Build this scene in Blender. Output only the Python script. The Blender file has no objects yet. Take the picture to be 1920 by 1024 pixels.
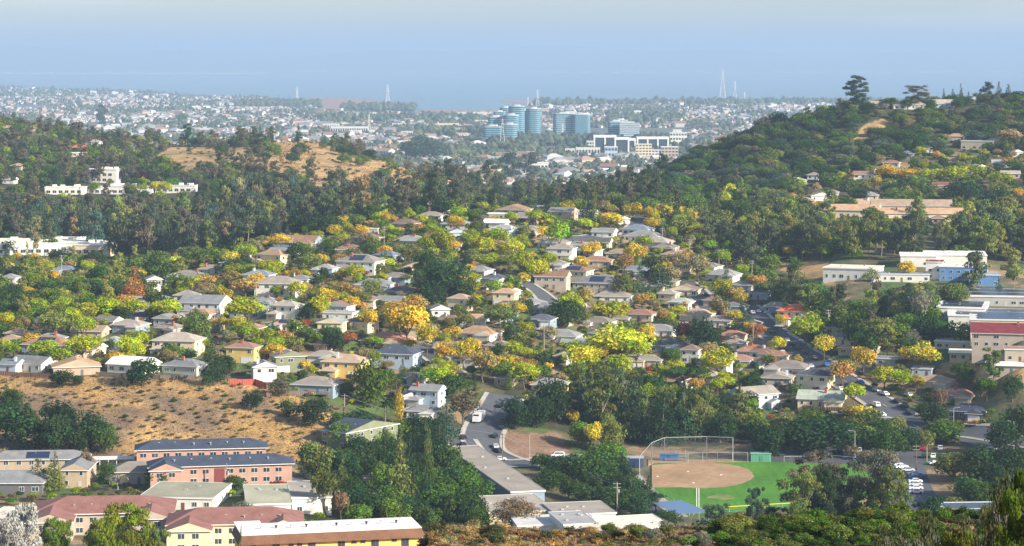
import bpy, math, random
import numpy as np
random.seed(7); RNG = np.random.default_rng(7)
rad = math.radians
F, CX, HY, CZ = 4516.0, 960.0, 112.0, 172.0      # focal length in photo pixels, principal column, horizon row, eye height (m)
S = bpy.context.scene
COL = S.collection

# ---------------------------------------------------------------- helpers
def link(o, parent=None):
    COL.objects.link(o)
    if parent is not None: o.parent = parent
    return o

def mesh_np(name, V, Q, mats, mi=None, smooth=False):
    """mesh from arrays; Q = list of faces or (n,3|4) array"""
    me = bpy.data.meshes.new(name)
    if isinstance(Q, np.ndarray):
        V = np.asarray(V, dtype=np.float32); n, k = Q.shape
        me.vertices.add(len(V)); me.vertices.foreach_set('co', V.ravel())
        me.loops.add(n * k); me.loops.foreach_set('vertex_index', Q.astype(np.int32).ravel())
        me.polygons.add(n)
        me.polygons.foreach_set('loop_start', np.arange(0, n * k, k, dtype=np.int32))
        try: me.polygons.foreach_set('loop_total', np.full(n, k, dtype=np.int32))
        except Exception: pass
        me.update(calc_edges=True)
    else:
        me.from_pydata([tuple(v) for v in V], [], Q); me.update()
    for m in (mats if isinstance(mats, (list, tuple)) else [mats]): me.materials.append(m)
    if mi is not None: me.polygons.foreach_set('material_index', np.asarray(mi, dtype=np.int32))
    me.polygons.foreach_set('use_smooth', np.full(len(me.polygons), smooth, dtype=bool))
    return me

class MB:
    """collects boxes, prisms and tubes, builds ONE mesh object"""
    def __init__(s): s.V = []; s.Q = []; s.M = []
    def add(s, V, Q, m=0):
        b = len(s.V); s.V += [tuple(v) for v in V]; s.Q += [tuple(i + b for i in q) for q in Q]; s.M += [m] * len(Q); return s
    def box(s, x0, x1, y0, y1, z0, z1, m=0):
        V = [(x, y, z) for z in (z0, z1) for x, y in ((x0, y0), (x1, y0), (x1, y1), (x0, y1))]
        return s.add(V, [(3, 2, 1, 0), (4, 5, 6, 7), (0, 1, 5, 4), (1, 2, 6, 5), (2, 3, 7, 6), (3, 0, 4, 7)], m)
    def prism(s, pts, z0, z1, m=0):
        n = len(pts)
        V = [(x, y, z0) for x, y in pts] + [(x, y, z1) for x, y in pts]
        return s.add(V, [tuple(range(n))[::-1], tuple(range(n, 2 * n))] + [(i, (i + 1) % n, n + (i + 1) % n, n + i) for i in range(n)], m)
    def tube(s, pts, rs, n=6, m=0):
        V = []; Q = []
        pts = [np.array(p, float) for p in pts]
        for i, p in enumerate(pts):
            d = pts[min(i + 1, len(pts) - 1)] - pts[max(i - 1, 0)]; d /= (np.linalg.norm(d) + 1e-9)
            a = np.cross(d, (0, 0, 1.0)) if abs(d[2]) < .9 else np.cross(d, (1.0, 0, 0)); a /= np.linalg.norm(a); b = np.cross(d, a)
            r = rs[i] if isinstance(rs, (list, tuple)) else rs
            V += [tuple(p + r * (math.cos(t) * a + math.sin(t) * b)) for t in [2 * math.pi * k / n for k in range(n)]]
        for i in range(len(pts) - 1):
            for k in range(n):
                Q.append((i * n + k, i * n + (k + 1) % n, (i + 1) * n + (k + 1) % n, (i + 1) * n + k))
        Q.append(tuple(range(n))); Q.append(tuple((len(pts) - 1) * n + k for k in range(n))[::-1])
        return s.add(V, Q, m)
    def mesh(s, name, mats): return mesh_np(name, s.V, s.Q, mats, s.M)
    def build(s, name, mats, parent=None, color=None):
        o = bpy.data.objects.new(name, s.mesh(name, mats)); link(o, parent)
        if color: o.color = (*color, 1)
        return o

THINGS = []          # (object, label stem, px, py, group)
def tag(o, desc, cat, group=None, px=None, py=None, fixed=False):
    o['label'] = desc; o['category'] = cat
    if group: o['group'] = group
    if not fixed: THINGS.append([o, desc, px, py, group])
    return o
def empty(name, loc, rz=0.0, sc=None):
    o = bpy.data.objects.new(name, None); o.location = loc; o.rotation_euler = (0, 0, rz)
    o.empty_display_size = .5
    if sc is not None: o.scale = sc
    return link(o)
def kind(o, k): o['kind'] = k; return o

# ---------------------------------------------------------------- materials
def new_mat(name):
    m = bpy.data.materials.new(name); m.use_nodes = True
    nt = m.node_tree; nt.nodes.clear()
    out = nt.nodes.new('ShaderNodeOutputMaterial')
    return m, nt, out
def N(nt, t, **kw):
    n = nt.nodes.new(t)
    for k, v in kw.items():
        if k.startswith('in_'): n.inputs[k[3:].replace('_', ' ')].default_value = v
        else: setattr(n, k, v)
    return n
def noise_mul(nt, src, scale, lo, hi, detail=3, coord='Object', stretch=None):
    tc = N(nt, 'ShaderNodeTexCoord'); no = N(nt, 'ShaderNodeTexNoise'); no.inputs['Scale'].default_value = scale; no.inputs['Detail'].default_value = detail
    if stretch:
        mp = N(nt, 'ShaderNodeMapping'); mp.inputs['Scale'].default_value = stretch
        nt.links.new(tc.outputs[coord], mp.inputs['Vector']); nt.links.new(mp.outputs[0], no.inputs['Vector'])
    else: nt.links.new(tc.outputs[coord], no.inputs['Vector'])
    mr = N(nt, 'ShaderNodeMapRange'); mr.inputs['From Min'].default_value = .3; mr.inputs['From Max'].default_value = .7
    mr.inputs['To Min'].default_value = lo; mr.inputs['To Max'].default_value = hi
    nt.links.new(no.outputs['Fac'], mr.inputs['Value'])
    mx = N(nt, 'ShaderNodeVectorMath', operation='SCALE')
    nt.links.new(src, mx.inputs[0]); nt.links.new(mr.outputs[0], mx.inputs['Scale'])
    return mx.outputs[0]
def surf(name, color=None, rough=.8, noises=(), spec=.3, metallic=0.0, coord='Object', bump=0):
    """plain painted / mineral surface; color None = the object's own colour"""
    m, nt, out = new_mat(name)
    if color is None: src = N(nt, 'ShaderNodeObjectInfo').outputs['Color']
    elif color == 'attr': a = N(nt, 'ShaderNodeAttribute'); a.attribute_name = 'col'; src = a.outputs['Color']
    else:
        c = N(nt, 'ShaderNodeRGB'); c.outputs[0].default_value = (*color, 1); src = c.outputs[0]
    for sc, lo, hi, *st in noises: src = noise_mul(nt, src, sc, lo, hi, coord=coord, stretch=st[0] if st else None)
    p = N(nt, 'ShaderNodeBsdfPrincipled'); p.inputs['Roughness'].default_value = rough
    p.inputs['Specular IOR Level'].default_value = spec; p.inputs['Metallic'].default_value = metallic
    nt.links.new(src, p.inputs['Base Color'])
    nt.links.new(p.outputs[0], out.inputs['Surface'])
    return m
def leaf_mat(name, var=.45):
    m, nt, out = new_mat(name)
    oi = N(nt, 'ShaderNodeObjectInfo'); at = N(nt, 'ShaderNodeAttribute'); at.attribute_name = 'var'
    # var: per-leaf-clump value 0..1
    mr = N(nt, 'ShaderNodeMapRange'); mr.inputs['To Min'].default_value = 1 - var; mr.inputs['To Max'].default_value = 1 + var
    nt.links.new(at.outputs['Fac'], mr.inputs['Value'])
    mx = N(nt, 'ShaderNodeVectorMath', operation='SCALE'); nt.links.new(oi.outputs['Color'], mx.inputs[0]); nt.links.new(mr.outputs[0], mx.inputs['Scale'])
    # part of each crown leans to a second, greener or duller tone
    tc2 = N(nt, 'ShaderNodeTexCoord'); n2 = N(nt, 'ShaderNodeTexNoise'); n2.inputs['Scale'].default_value = 3.2; n2.inputs['Detail'].default_value = 4
    ad = N(nt, 'ShaderNodeVectorMath', operation='ADD'); cb = N(nt, 'ShaderNodeCombineXYZ'); ml = N(nt, 'ShaderNodeMath', operation='MULTIPLY'); ml.inputs[1].default_value = 40
    nt.links.new(oi.outputs['Random'], ml.inputs[0]); nt.links.new(ml.outputs[0], cb.inputs[0]); nt.links.new(tc2.outputs['Object'], ad.inputs[0]); nt.links.new(cb.outputs[0], ad.inputs[1]); nt.links.new(ad.outputs[0], n2.inputs['Vector'])
    r2 = N(nt, 'ShaderNodeMapRange'); r2.inputs['From Min'].default_value = .48; r2.inputs['From Max'].default_value = .66; nt.links.new(n2.outputs['Fac'], r2.inputs['Value'])
    sc2 = N(nt, 'ShaderNodeVectorMath', operation='MULTIPLY'); sc2.inputs[1].default_value = (.55, .88, .95); nt.links.new(mx.outputs[0], sc2.inputs[0])
    m2 = N(nt, 'ShaderNodeMix', data_type='RGBA'); nt.links.new(r2.outputs[0], m2.inputs[0]); nt.links.new(mx.outputs[0], m2.inputs[6]); nt.links.new(sc2.outputs[0], m2.inputs[7])
    src = noise_mul(nt, m2.outputs[2], 5.0, .75, 1.25)
    hs = N(nt, 'ShaderNodeHueSaturation'); nt.links.new(src, hs.inputs['Color'])
    mh = N(nt, 'ShaderNodeMapRange'); mh.inputs['To Min'].default_value = .475; mh.inputs['To Max'].default_value = .525
    nt.links.new(at.outputs['Fac'], mh.inputs['Value']); nt.links.new(mh.outputs[0], hs.inputs['Hue'])
    d = N(nt, 'ShaderNodeBsdfDiffuse'); t = N(nt, 'ShaderNodeBsdfTranslucent'); mix = N(nt, 'ShaderNodeMixShader'); mix.inputs[0].default_value = .3
    nt.links.new(hs.outputs[0], d.inputs['Color']); nt.links.new(hs.outputs[0], t.inputs['Color'])
    nt.links.new(d.outputs[0], mix.inputs[1]); nt.links.new(t.outputs[0], mix.inputs[2]); nt.links.new(mix.outputs[0], out.inputs['Surface'])
    return m
M = {}
M['leaf'] = leaf_mat('leaf')
M['leaf_plain'] = surf('blossom', None, .9, [(4., .8, 1.15)])
M['bark'] = surf('bark', None, .9, [(6, .6, 1.3, (1, 1, .2))])
M['wall'] = surf('painted_wall', None, .75, [(.35, .88, 1.08), (2.5, .92, 1.05, (1, 1, 6))])
M['shingle'] = surf('roof_shingle', None, .85, [(.3, .8, 1.15), (3.5, .8, 1.2)])
M['flatroof'] = surf('roof_membrane', None, .8, [(.15, .82, 1.08), (1.2, .9, 1.08)])
M['glass'] = surf('window_glass', (.03, .045, .06), .15, [(.4, .5, 1.8)], spec=.8)
M['blueglass'] = surf('tower_glass', (.015, .1, .16), .5, [(.02, .7, 1.4)], spec=.3)
M['panel'] = surf('solar_panel', (.02, .03, .07), .25, spec=.7)
M['paint'] = surf('paint', None, .6)
M['carpaint'] = surf('car_paint', None, .25, spec=.6)
M['rubber'] = surf('rubber', (.02, .02, .02), .9)
M['metal'] = surf('galvanised_metal', (.45, .46, .47), .45, metallic=.4)
M['wood'] = surf('weathered_wood', (.16, .11, .08), .9, [(2, .7, 1.3)])
M['brick'] = surf('chimney_brick', (.36, .12, .07), .9, [(8, .7, 1.3)])
M['asphalt'] = surf('asphalt', (.085, .09, .105), .9, [(.05, .8, 1.15), (.6, .88, 1.1)])
M['concrete'] = surf('concrete', (.38, .36, .33), .9, [(.2, .85, 1.1)])
M['linepaint'] = surf('road_paint', None, .7, [(1.5, .75, 1.1)])
M['turf'] = surf('turf', (.065, .2, .015), .95, [(.05, .8, 1.2), (.7, .8, 1.2), (.5, .88, 1.12, (1, .04, 1))])
M['clay'] = surf('infield_clay', (.38, .245, .14), .95, [(.08, .78, 1.12), (.35, .85, 1.1), (1.2, .88, 1.1)])

def net_mat():
    """chain-link: a woven wire net, transparent between its wires"""
    m, nt, out = new_mat('chain_link')
    tc = N(nt, 'ShaderNodeTexCoord'); ck = N(nt, 'ShaderNodeTexWhiteNoise'); 
    no = N(nt, 'ShaderNodeTexNoise'); no.inputs['Scale'].default_value = 9
    nt.links.new(tc.outputs['Object'], no.inputs['Vector'])
    cr = N(nt, 'ShaderNodeMath', operation='GREATER_THAN'); cr.inputs[1].default_value = .63; nt.links.new(no.outputs['Fac'], cr.inputs[0])
    tr = N(nt, 'ShaderNodeBsdfTransparent'); d = N(nt, 'ShaderNodeBsdfDiffuse'); d.inputs['Color'].default_value = (.25, .27, .3, 1)
    mx = N(nt, 'ShaderNodeMixShader'); nt.links.new(cr.outputs[0], mx.inputs[0]); nt.links.new(tr.outputs[0], mx.inputs[1]); nt.links.new(d.outputs[0], mx.inputs[2])
    nt.links.new(mx.outputs[0], out.inputs['Surface']); return m
M['net'] = net_mat()

# ---------------------------------------------------------------- terrain: distance profiles under picture columns (a value >= 180 is a picture row, below it a height in metres)
NEAR_L = [(-400, 150), (-100, 168), (0, 170.2), (8, 169.6), (60, 156), (120, 138), (225, 112), (300, 92), (400, 62), (480, 52), (560, 49)]
NEAR_R = [(-400, 150), (-100, 168), (0, 170.2), (8, 169.6), (60, 156), (120, 140.5), (180, 133.2), (226, 128.7), (250, 119), (300, 96), (400, 64), (480, 52), (560, 47)]
COLS = {
 -700: NEAR_L + [(640, 47), (730, 45), (770, 55), (850, 66), (950, 66), (1200, 66), (1500, 75), (1900, 100), (2150, 118), (2600, 60), (3200, 4)],
 0: NEAR_L + [(640, 47), (730, 905), (772, 855), (850, 715), (880, 690), (950, 640), (1050, 572), (1200, 520), (1350, 475), (1500, 432), (1700, 350), (1900, 300), (2100, 242), (2200, 236), (2500, 60), (3200, 4)],
 240: NEAR_L + [(640, 46), (725, 905), (778, 858), (850, 714), (880, 690), (950, 632), (1050, 565), (1200, 525), (1350, 480), (1500, 432), (1700, 362), (1900, 302), (2100, 278), (2200, 270), (2550, 50), (3200, 4)],
 400: NEAR_L + [(640, 46), (725, 900), (785, 850), (850, 722), (880, 697), (950, 630), (1050, 560), (1190, 500), (1350, 478), (1500, 432), (1700, 355), (1900, 300), (2080, 278), (2180, 274), (2550, 50), (3200, 4)],
 500: NEAR_L + [(640, 46), (725, 900), (785, 845), (850, 735), (880, 705), (950, 625), (1050, 545), (1180, 478), (1260, 448), (1400, 66), (1500, 68), (1700, 345), (1900, 296), (2050, 268), (2150, 266), (2500, 60), (3200, 4)],
 590: NEAR_L + [(640, 46), (725, 42), (790, 835), (850, 755), (880, 712), (950, 630), (1050, 550), (1170, 480), (1260, 440), (1400, 66), (1500, 68), (1700, 345), (1850, 310), (2000, 272), (2100, 268), (2500, 55), (3200, 4)],
 720: NEAR_L + [(640, 44), (720, 40), (800, 38), (850, 790), (900, 705), (960, 645), (1050, 560), (1150, 490), (1250, 428), (1320, 402), (1450, 70), (1600, 400), (1750, 352), (1850, 325), (1950, 305), (2050, 84), (2500, 38), (3200, 4)],
 810: NEAR_R + [(640, 41), (720, 38), (800, 37), (850, 795), (890, 720), (960, 652), (1050, 562), (1150, 492), (1250, 430), (1330, 400), (1450, 70), (1600, 410), (1750, 368), (1850, 345), (1950, 335), (2050, 60), (2500, 30), (3200, 4)],
 960: NEAR_R + [(640, 40), (700, 37), (820, 35), (850, 815), (880, 752), (950, 662), (1050, 572), (1150, 502), (1250, 432), (1330, 398), (1450, 70), (1600, 60), (1800, 62), (1950, 58), (2200, 30), (3000, 4)],
 1200: NEAR_R + [(640, 40), (700, 35.5), (740, 34), (870, 34), (900, 765), (950, 712), (1000, 678), (1080, 612), (1180, 522), (1280, 442), (1350, 398), (1450, 382), (1600, 372), (1750, 352), (1850, 68), (2200, 30), (3000, 4)],
 1320: NEAR_R + [(640, 39), (700, 34.5), (730, 34), (870, 34), (900, 790), (940, 735), (1000, 680), (1080, 608), (1180, 522), (1290, 448), (1380, 398), (1480, 375), (1600, 345), (1700, 300), (1760, 288), (1900, 82), (2200, 40), (3000, 4)],
 1440: NEAR_R + [(640, 38), (700, 34), (875, 34), (905, 792), (940, 735), (1000, 675), (1080, 602), (1180, 525), (1300, 452), (1400, 400), (1500, 355), (1600, 305), (1700, 256), (1760, 246), (1900, 95), (2300, 45), (3000, 4)],
 1600: NEAR_R + [(640, 38), (700, 34), (865, 34), (890, 785), (930, 722), (990, 655), (1060, 595), (1130, 528), (1220, 480), (1350, 415), (1450, 385), (1550, 325), (1650, 262), (1720, 209), (1780, 203), (1900, 112), (2300, 50), (3000, 4)],
 1700: NEAR_R + [(640, 38), (700, 34), (865, 34), (885, 790), (930, 722), (980, 660), (1050, 595), (1120, 528), (1220, 478), (1350, 415), (1450, 385), (1550, 325), (1650, 262), (1740, 204), (1790, 202), (1900, 112), (2300, 50), (3000, 4)],
 1800: NEAR_R + [(640, 38), (700, 34), (862, 35), (892, 778), (928, 715), (962, 675), (985, 54.5), (1008, 63), (1030, 65.5), (1100, 67), (1128, 69), (1150, 512), (1222, 482), (1350, 422), (1450, 385), (1550, 318), (1650, 258), (1748, 199), (1800, 197), (1950, 112), (2350, 50), (3000, 4)],
 1920: NEAR_R + [(640, 38), (700, 34), (860, 36), (888, 730), (912, 662), (930, 63.5), (1100, 67), (1135, 69), (1160, 520), (1250, 482), (1350, 432), (1450, 385), (1550, 312), (1650, 252), (1760, 192), (1810, 190), (2000, 110), (2400, 50), (3000, 4)],
 2700: NEAR_R + [(640, 48), (700, 52), (860, 56), (960, 60), (1080, 66), (1250, 78), (1450, 95), (1650, 135), (1800, 158), (2000, 130), (2400, 60), (3000, 4)],
}
YG = np.concatenate([np.arange(-400, 0, 10.), np.arange(0, 3200, 4.), [3200.]])
cpx = sorted(COLS)
ZT = []
for c in cpx:
    pr = COLS[c]
    yy = np.array([p[0] for p in pr], float)
    zz = np.array([v if v < 180 else CZ - Y * (v - HY) / F for Y, v in pr], float)
    if yy[-1] < 3200: yy = np.append(yy, 3200); zz = np.append(zz, 3.)
    z = np.interp(YG, yy, zz)
    k = np.hanning(9); k /= k.sum(); zs = np.convolve(np.pad(z, 4, 'edge'), k, 'valid')
    ZT.append(zs)
ZT = np.array(ZT); cpx = np.array(cpx, float)

def inpoly(px, py, poly):
    px = np.asarray(px, float); py = np.asarray(py, float); r = np.zeros(px.shape, bool)
    n = len(poly); j = n - 1
    for i in range(n):
        xi, yi = poly[i]; xj, yj = poly[j]
        c = ((yi > py) != (yj > py)) & (px < (xj - xi) * (py - yi) / ((yj - yi) if yj != yi else 1e-9) + xi)
        r ^= c; j = i
    return r

SHORE = ([-700, 0, 240, 480, 560, 600, 640, 780, 940, 990, 1000, 1200, 1920, 2700], [150, 163, 170, 182, 190, 203, 210, 213, 208, 200, 192, 190, 189, 189])
MARSH = [[(560, 188), (585, 182), (650, 183), (752, 190), (765, 196), (700, 200), (640, 206), (600, 206)],
         [(930, 187), (1200, 186), (2700, 186), (2700, 193), (1000, 193), (935, 190)],
         [(780, 203), (900, 206), (1010, 200), (1010, 212), (780, 214)]]
def height(x, Y):
    x = np.asarray(x, float); Y = np.asarray(Y, float)
    px = CX + F * x / np.maximum(Y, 200.)
    pc = np.clip(px, cpx[0], cpx[-1] - 1e-6); ci = np.clip(np.searchsorted(cpx, pc, 'right') - 1, 0, len(cpx) - 2)
    t = (pc - cpx[ci]) / (cpx[ci + 1] - cpx[ci]); t = t * t * (3 - 2 * t) * .5 + t * .5
    Yc = np.clip(Y, YG[0], 3199.9); yi = np.clip(np.searchsorted(YG, Yc, 'right') - 1, 0, len(YG) - 2)
    s = (Yc - YG[yi]) / (YG[yi + 1] - YG[yi])
    z = (1 - t) * ((1 - s) * ZT[ci, yi] + s * ZT[ci, yi + 1]) + t * ((1 - s) * ZT[ci + 1, yi] + s * ZT[ci + 1, yi + 1])
    # gentle unevenness away from the level sports ground
    amp = np.clip((np.abs(Y - 780) - 100) / 60, 0, 1) * np.clip((Y - 120) / 100, 0, 1) * np.clip((3000 - Y) / 600, 0, 1)
    z = z + amp * (.9 * np.sin(x * .043 + 1.3 * np.sin(Y * .021)) * np.sin(Y * .037 + x * .011) + .35 * np.sin(x * .16 + Y * .05) * np.sin(Y * .13))
    far = Y > 3000
    row = HY + F * (CZ - 3) / np.maximum(Y, 100.)
    sh = np.interp(px, SHORE[0], SHORE[1])
    zf = np.where(row > sh, 3.0, -3.0)
    for poly in MARSH: zf = np.where(inpoly(px, row, poly), 1.2, zf)
    zf = np.where(Y > 30500, 4.0, zf)
    hill = np.clip((Y - 36000) / 8000, 0, 1); hill = hill * hill * (3 - 2 * hill)
    zf = zf + hill * (330 + 60 * np.sin(x * .0006 + 1) + 35 * np.sin(x * .0019))
    return np.where(far, zf, z)

def at(px, py, ymin=300., ymax=9000.):
    """ground point seen at a pixel: (x, Y, z)"""
    ys = np.arange(ymin, min(ymax, 3000), 2.)
    x = (px - CX) / F * ys; zr = CZ - ys * (py - HY) / F; d = height(x, ys) - zr
    i = np.argmax(d >= 0)
    if d[i] < 0 and not (py > 165 and np.max(np.where((ys > 1200) & (ys < 2350), d, -1e9)) > -9):
        if py > HY + 20:
            Y = F * (CZ - 3) / (py - HY); return ((px - CX) / F * Y, Y, float(height((px - CX) / F * Y, Y)))
        i = len(ys) - 1
    if (d[i] < 0 or ys[i] > 2400) and py > 165 and ymax > 2400:      # a foot just behind a crest: take the crest it grazes
        m = (ys > 1200) & (ys < 2350); k = int(np.argmax(np.where(m, d, -1e9)))
        if d[k] > -9: return ((px - CX) / F * ys[k], ys[k], float(height((px - CX) / F * ys[k], ys[k])))
    Y = ys[i]
    if i > 0 and d[i] >= 0: Y = ys[i - 1] + 2. * (-d[i - 1]) / (d[i] - d[i - 1] + 1e-9)
    x = (px - CX) / F * Y
    return (x, Y, float(height(x, Y)))
def pix(x, Y, z): return CX + F * x / Y, HY + F * (CZ - z) / Y

# skyline table for hidden-ness tests: lowest (picture) row of all ground nearer than Y
_pxs = np.arange(-40, 1980, 20.); _ys = np.arange(150, 3000, 5.)
_rows = np.array([HY + F * (CZ - height((p - CX) / F * _ys, _ys)) / _ys for p in _pxs]); RUN = np.minimum.accumulate(_rows, axis=1)
def seen_row(px, Y):
    """picture row above which something at distance Y clears the nearer ground"""
    i = int(np.clip((px + 40) / 20, 0, len(_pxs) - 1)); j = int(np.clip((Y - 150) / 5 - 2, 0, len(_ys) - 1))
    return RUN[i, j]

# ground cover colours
GOLD = [  # dry grass patches: (polygon in the photo, Ymin, Ymax)
 ([(-60, 690), (60, 700), (300, 712), (470, 712), (560, 745), (640, 790), (620, 850), (560, 865), (300, 860), (0, 870), (-60, 870)], 740, 880),
 ([(270, 305), (320, 276), (480, 276), (478, 305), (400, 322), (345, 340), (310, 310)], 1600, 2300),
 ([(480, 312), (510, 262), (610, 262), (650, 300), (610, 340), (550, 345), (490, 330)], 1500, 2300),
 ([(590, 345), (630, 292), (700, 300), (770, 308), (860, 312), (880, 340), (780, 345), (775, 378), (720, 368), (660, 368), (590, 372)], 1500, 2300),
 ([(1570, 262), (1640, 226), (1690, 218), (1720, 226), (1650, 248), (1590, 278)], 1500, 1900),
 ([(1410, 490), (1550, 490), (1570, 540), (1500, 520)], 1000, 1400),
 ([(1540, 380), (1660, 380), (1640, 400), (1530, 400)], 1000, 1600),
 ([(1760, 680), (1900, 660), (1980, 700), (1980, 740), (1900, 710), (1780, 720)], 850, 1100),
 ([(945, 812), (1050, 812), (1075, 860), (940, 862)], 700, 900),
]
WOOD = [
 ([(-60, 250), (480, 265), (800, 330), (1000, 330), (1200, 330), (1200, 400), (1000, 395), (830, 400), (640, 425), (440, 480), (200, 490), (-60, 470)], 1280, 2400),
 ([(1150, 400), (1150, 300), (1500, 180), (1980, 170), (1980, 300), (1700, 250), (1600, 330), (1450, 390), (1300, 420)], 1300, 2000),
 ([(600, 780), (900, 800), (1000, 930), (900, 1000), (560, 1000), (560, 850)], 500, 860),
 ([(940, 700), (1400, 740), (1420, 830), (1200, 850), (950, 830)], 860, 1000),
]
def cover(px, py, x, Y):
    n = len(px); c = np.tile(np.array([.125, .11, .055]), (n, 1))
    v = np.sin(x * .05) * np.sin(Y * .06 + 2) + .5 * np.sin(x * .21 + Y * .1)
    w2 = np.sin(x * .11 + 2.1 * np.sin(Y * .043 + 1)) * np.sin(Y * .09 + 1.7 * np.sin(x * .057)) + .6 * np.sin(x * .31 + 1.5 * np.sin(Y * .2)) * np.sin(Y * .27 + x * .07)
    v = np.sin(x * .047 + 2.2 * np.sin(Y * .019)) * np.sin(Y * .06 + 2 + 1.8 * np.sin(x * .023)) + .6 * w2
    c = np.where((v > .35)[:, None], np.array([.075, .115, .03]), c)
    c = np.where((v < -.6)[:, None], np.array([.26, .18, .1]), c)
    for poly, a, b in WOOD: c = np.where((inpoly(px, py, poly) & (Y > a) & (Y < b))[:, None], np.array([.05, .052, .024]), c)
    for poly, a, b in GOLD: c = np.where((inpoly(px, py, poly) & (Y > a) & (Y < b))[:, None], np.array([.41, .27, .115]) * (1 - .5 * np.clip(w2 - .25, 0, 1))[:, None] + np.array([.06, .02, .0]) * np.clip(-w2, 0, 1)[:, None], c)
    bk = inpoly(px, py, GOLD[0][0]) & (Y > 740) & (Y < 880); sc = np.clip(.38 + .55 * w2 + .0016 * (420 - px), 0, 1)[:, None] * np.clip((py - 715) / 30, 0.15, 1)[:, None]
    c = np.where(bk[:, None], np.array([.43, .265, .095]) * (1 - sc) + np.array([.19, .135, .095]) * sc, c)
    c = np.where((inpoly(px, py, GOLD[8][0]) & (Y > 700) & (Y < 900))[:, None], np.array([.24, .15, .1]), c)
    c = np.where((Y < 560)[:, None], np.array([.2, .13, .06]), c)
    c = np.where((Y > 2450)[:, None], np.array([.13, .14, .12]), c)
    row = HY + F * (CZ - 3) / np.maximum(Y, 100.)
    m = np.zeros(n, bool)
    for poly in MARSH: m |= inpoly(px, row, poly)
    c = np.where((m & (Y > 3000))[:, None], np.array([.34, .2, .15]), c)
    c = np.where((Y > 30000)[:, None], np.array([.16, .17, .14]), c)
    return c

rows = [-400.]
while rows[-1] < 60000:
    y = rows[-1]; rows.append(y + (25 if y < 0 else 6 if y < 560 else 2.6 if y < 900 else 4 if y < 1400 else 6 if y < 2400 else 25 if y < 3000 else max(25, y * .0085)))
rows = np.array(rows)
acol = np.concatenate([np.linspace(-.62, -.24, 26)[:-1], np.linspace(-.24, .24, 361), np.linspace(.24, .95, 60)[1:]])
YY, AA = np.meshgrid(rows, acol, indexing='ij')
XX = AA * np.maximum(YY, 0) + AA * 220 * np.clip(1 - YY / 600, 0, 1)
ZZ = height(XX, YY)
nr, nc = YY.shape
Vt = np.stack([XX.ravel(), YY.ravel(), ZZ.ravel()], 1)
ii = (np.arange(nr - 1)[:, None] * nc + np.arange(nc - 1)[None, :]).ravel()
Qt = np.stack([ii, ii + 1, ii + nc + 1, ii + nc], 1)
def ground_mat():
    m = surf('ground_cover', 'attr', .95, [(.12, .72, 1.2), (.9, .72, 1.25), (.03, .82, 1.15), (3., .85, 1.15)])
    return m
me = mesh_np('ground', Vt, Qt, ground_mat(), smooth=True)
ca = me.color_attributes.new('col', 'FLOAT_COLOR', 'POINT')
xf, yf, zf = Vt[:, 0], Vt[:, 1], Vt[:, 2]
ppx = CX + F * xf / np.maximum(yf, 60.); ppy = HY + F * (CZ - zf) / np.maximum(yf, 60.)
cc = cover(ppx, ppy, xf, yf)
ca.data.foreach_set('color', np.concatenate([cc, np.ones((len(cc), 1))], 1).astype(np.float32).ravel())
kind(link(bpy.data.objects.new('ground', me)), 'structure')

# bay water: one level sheet
wm, nt, out = new_mat('bay_water')
p = N(nt, 'ShaderNodeBsdfPrincipled'); p.inputs['Roughness'].default_value = .25
src = N(nt, 'ShaderNodeRGB'); src.outputs[0].default_value = (.05, .13, .19, 1)
nt.links.new(noise_mul(nt, src.outputs[0], .0006, .8, 1.25, stretch=(1, .25, 1)), p.inputs['Base Color'])
bn = N(nt, 'ShaderNodeTexNoise'); bn.inputs['Scale'].default_value = .02; bm = N(nt, 'ShaderNodeBump'); bm.inputs['Strength'].default_value = .5; bm.inputs['Distance'].default_value = 2
tc = N(nt, 'ShaderNodeTexCoord'); nt.links.new(tc.outputs['Object'], bn.inputs['Vector']); nt.links.new(bn.outputs['Fac'], bm.inputs['Height']); nt.links.new(bm.outputs[0], p.inputs['Normal'])
nt.links.new(p.outputs[0], out.inputs['Surface'])
V = [(-30000, 5000, .2), (30000, 5000, .2), (30000, 31500, .2), (-30000, 31500, .2)]
V = [(-4000, 5200, .2), (5500, 5200, .2), (26000, 31500, .2), (-19500, 31500, .2)]
kind(link(bpy.data.objects.new('bay_water', mesh_np('bay_water', V, [(0, 1, 2, 3)], wm))), 'structure')

# ---------------------------------------------------------------- camera, sky, sun, air
cam = bpy.data.cameras.new('camera'); co = bpy.data.objects.new('camera', cam); link(co)
cam.sensor_width = 36; cam.lens = F / 1920 * 36; cam.clip_start = .5; cam.clip_end = 150000
co.location = (0, 0, CZ); co.rotation_euler = (rad(90), 0, 0); cam.shift_y = -(512 - HY) / 1920
S.camera = co
SUN_AZ, SUN_EL = 60., 25.      # degrees to the right of straight behind the viewer; height
sx, sy = math.sin(rad(SUN_AZ)), -math.cos(rad(SUN_AZ))
w = bpy.data.worlds.new('World'); S.world = w; w.use_nodes = True; nt = w.node_tree; nt.nodes.clear()
sky = nt.nodes.new('ShaderNodeTexSky'); sky.sky_type = 'NISHITA'; sky.sun_disc = False
sky.sun_elevation = rad(SUN_EL); sky.sun_rotation = math.atan2(sx, sy); sky.altitude = 150; sky.air_density = 1.0; sky.dust_density = 1.0; sky.ozone_density = 2.0
bg = nt.nodes.new('ShaderNodeBackground'); bg.inputs['Strength'].default_value = .088
tcw = N(nt, 'ShaderNodeTexCoord'); mpw = N(nt, 'ShaderNodeMapping'); mpw.inputs['Scale'].default_value = (3.5, 3.5, 26)
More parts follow.
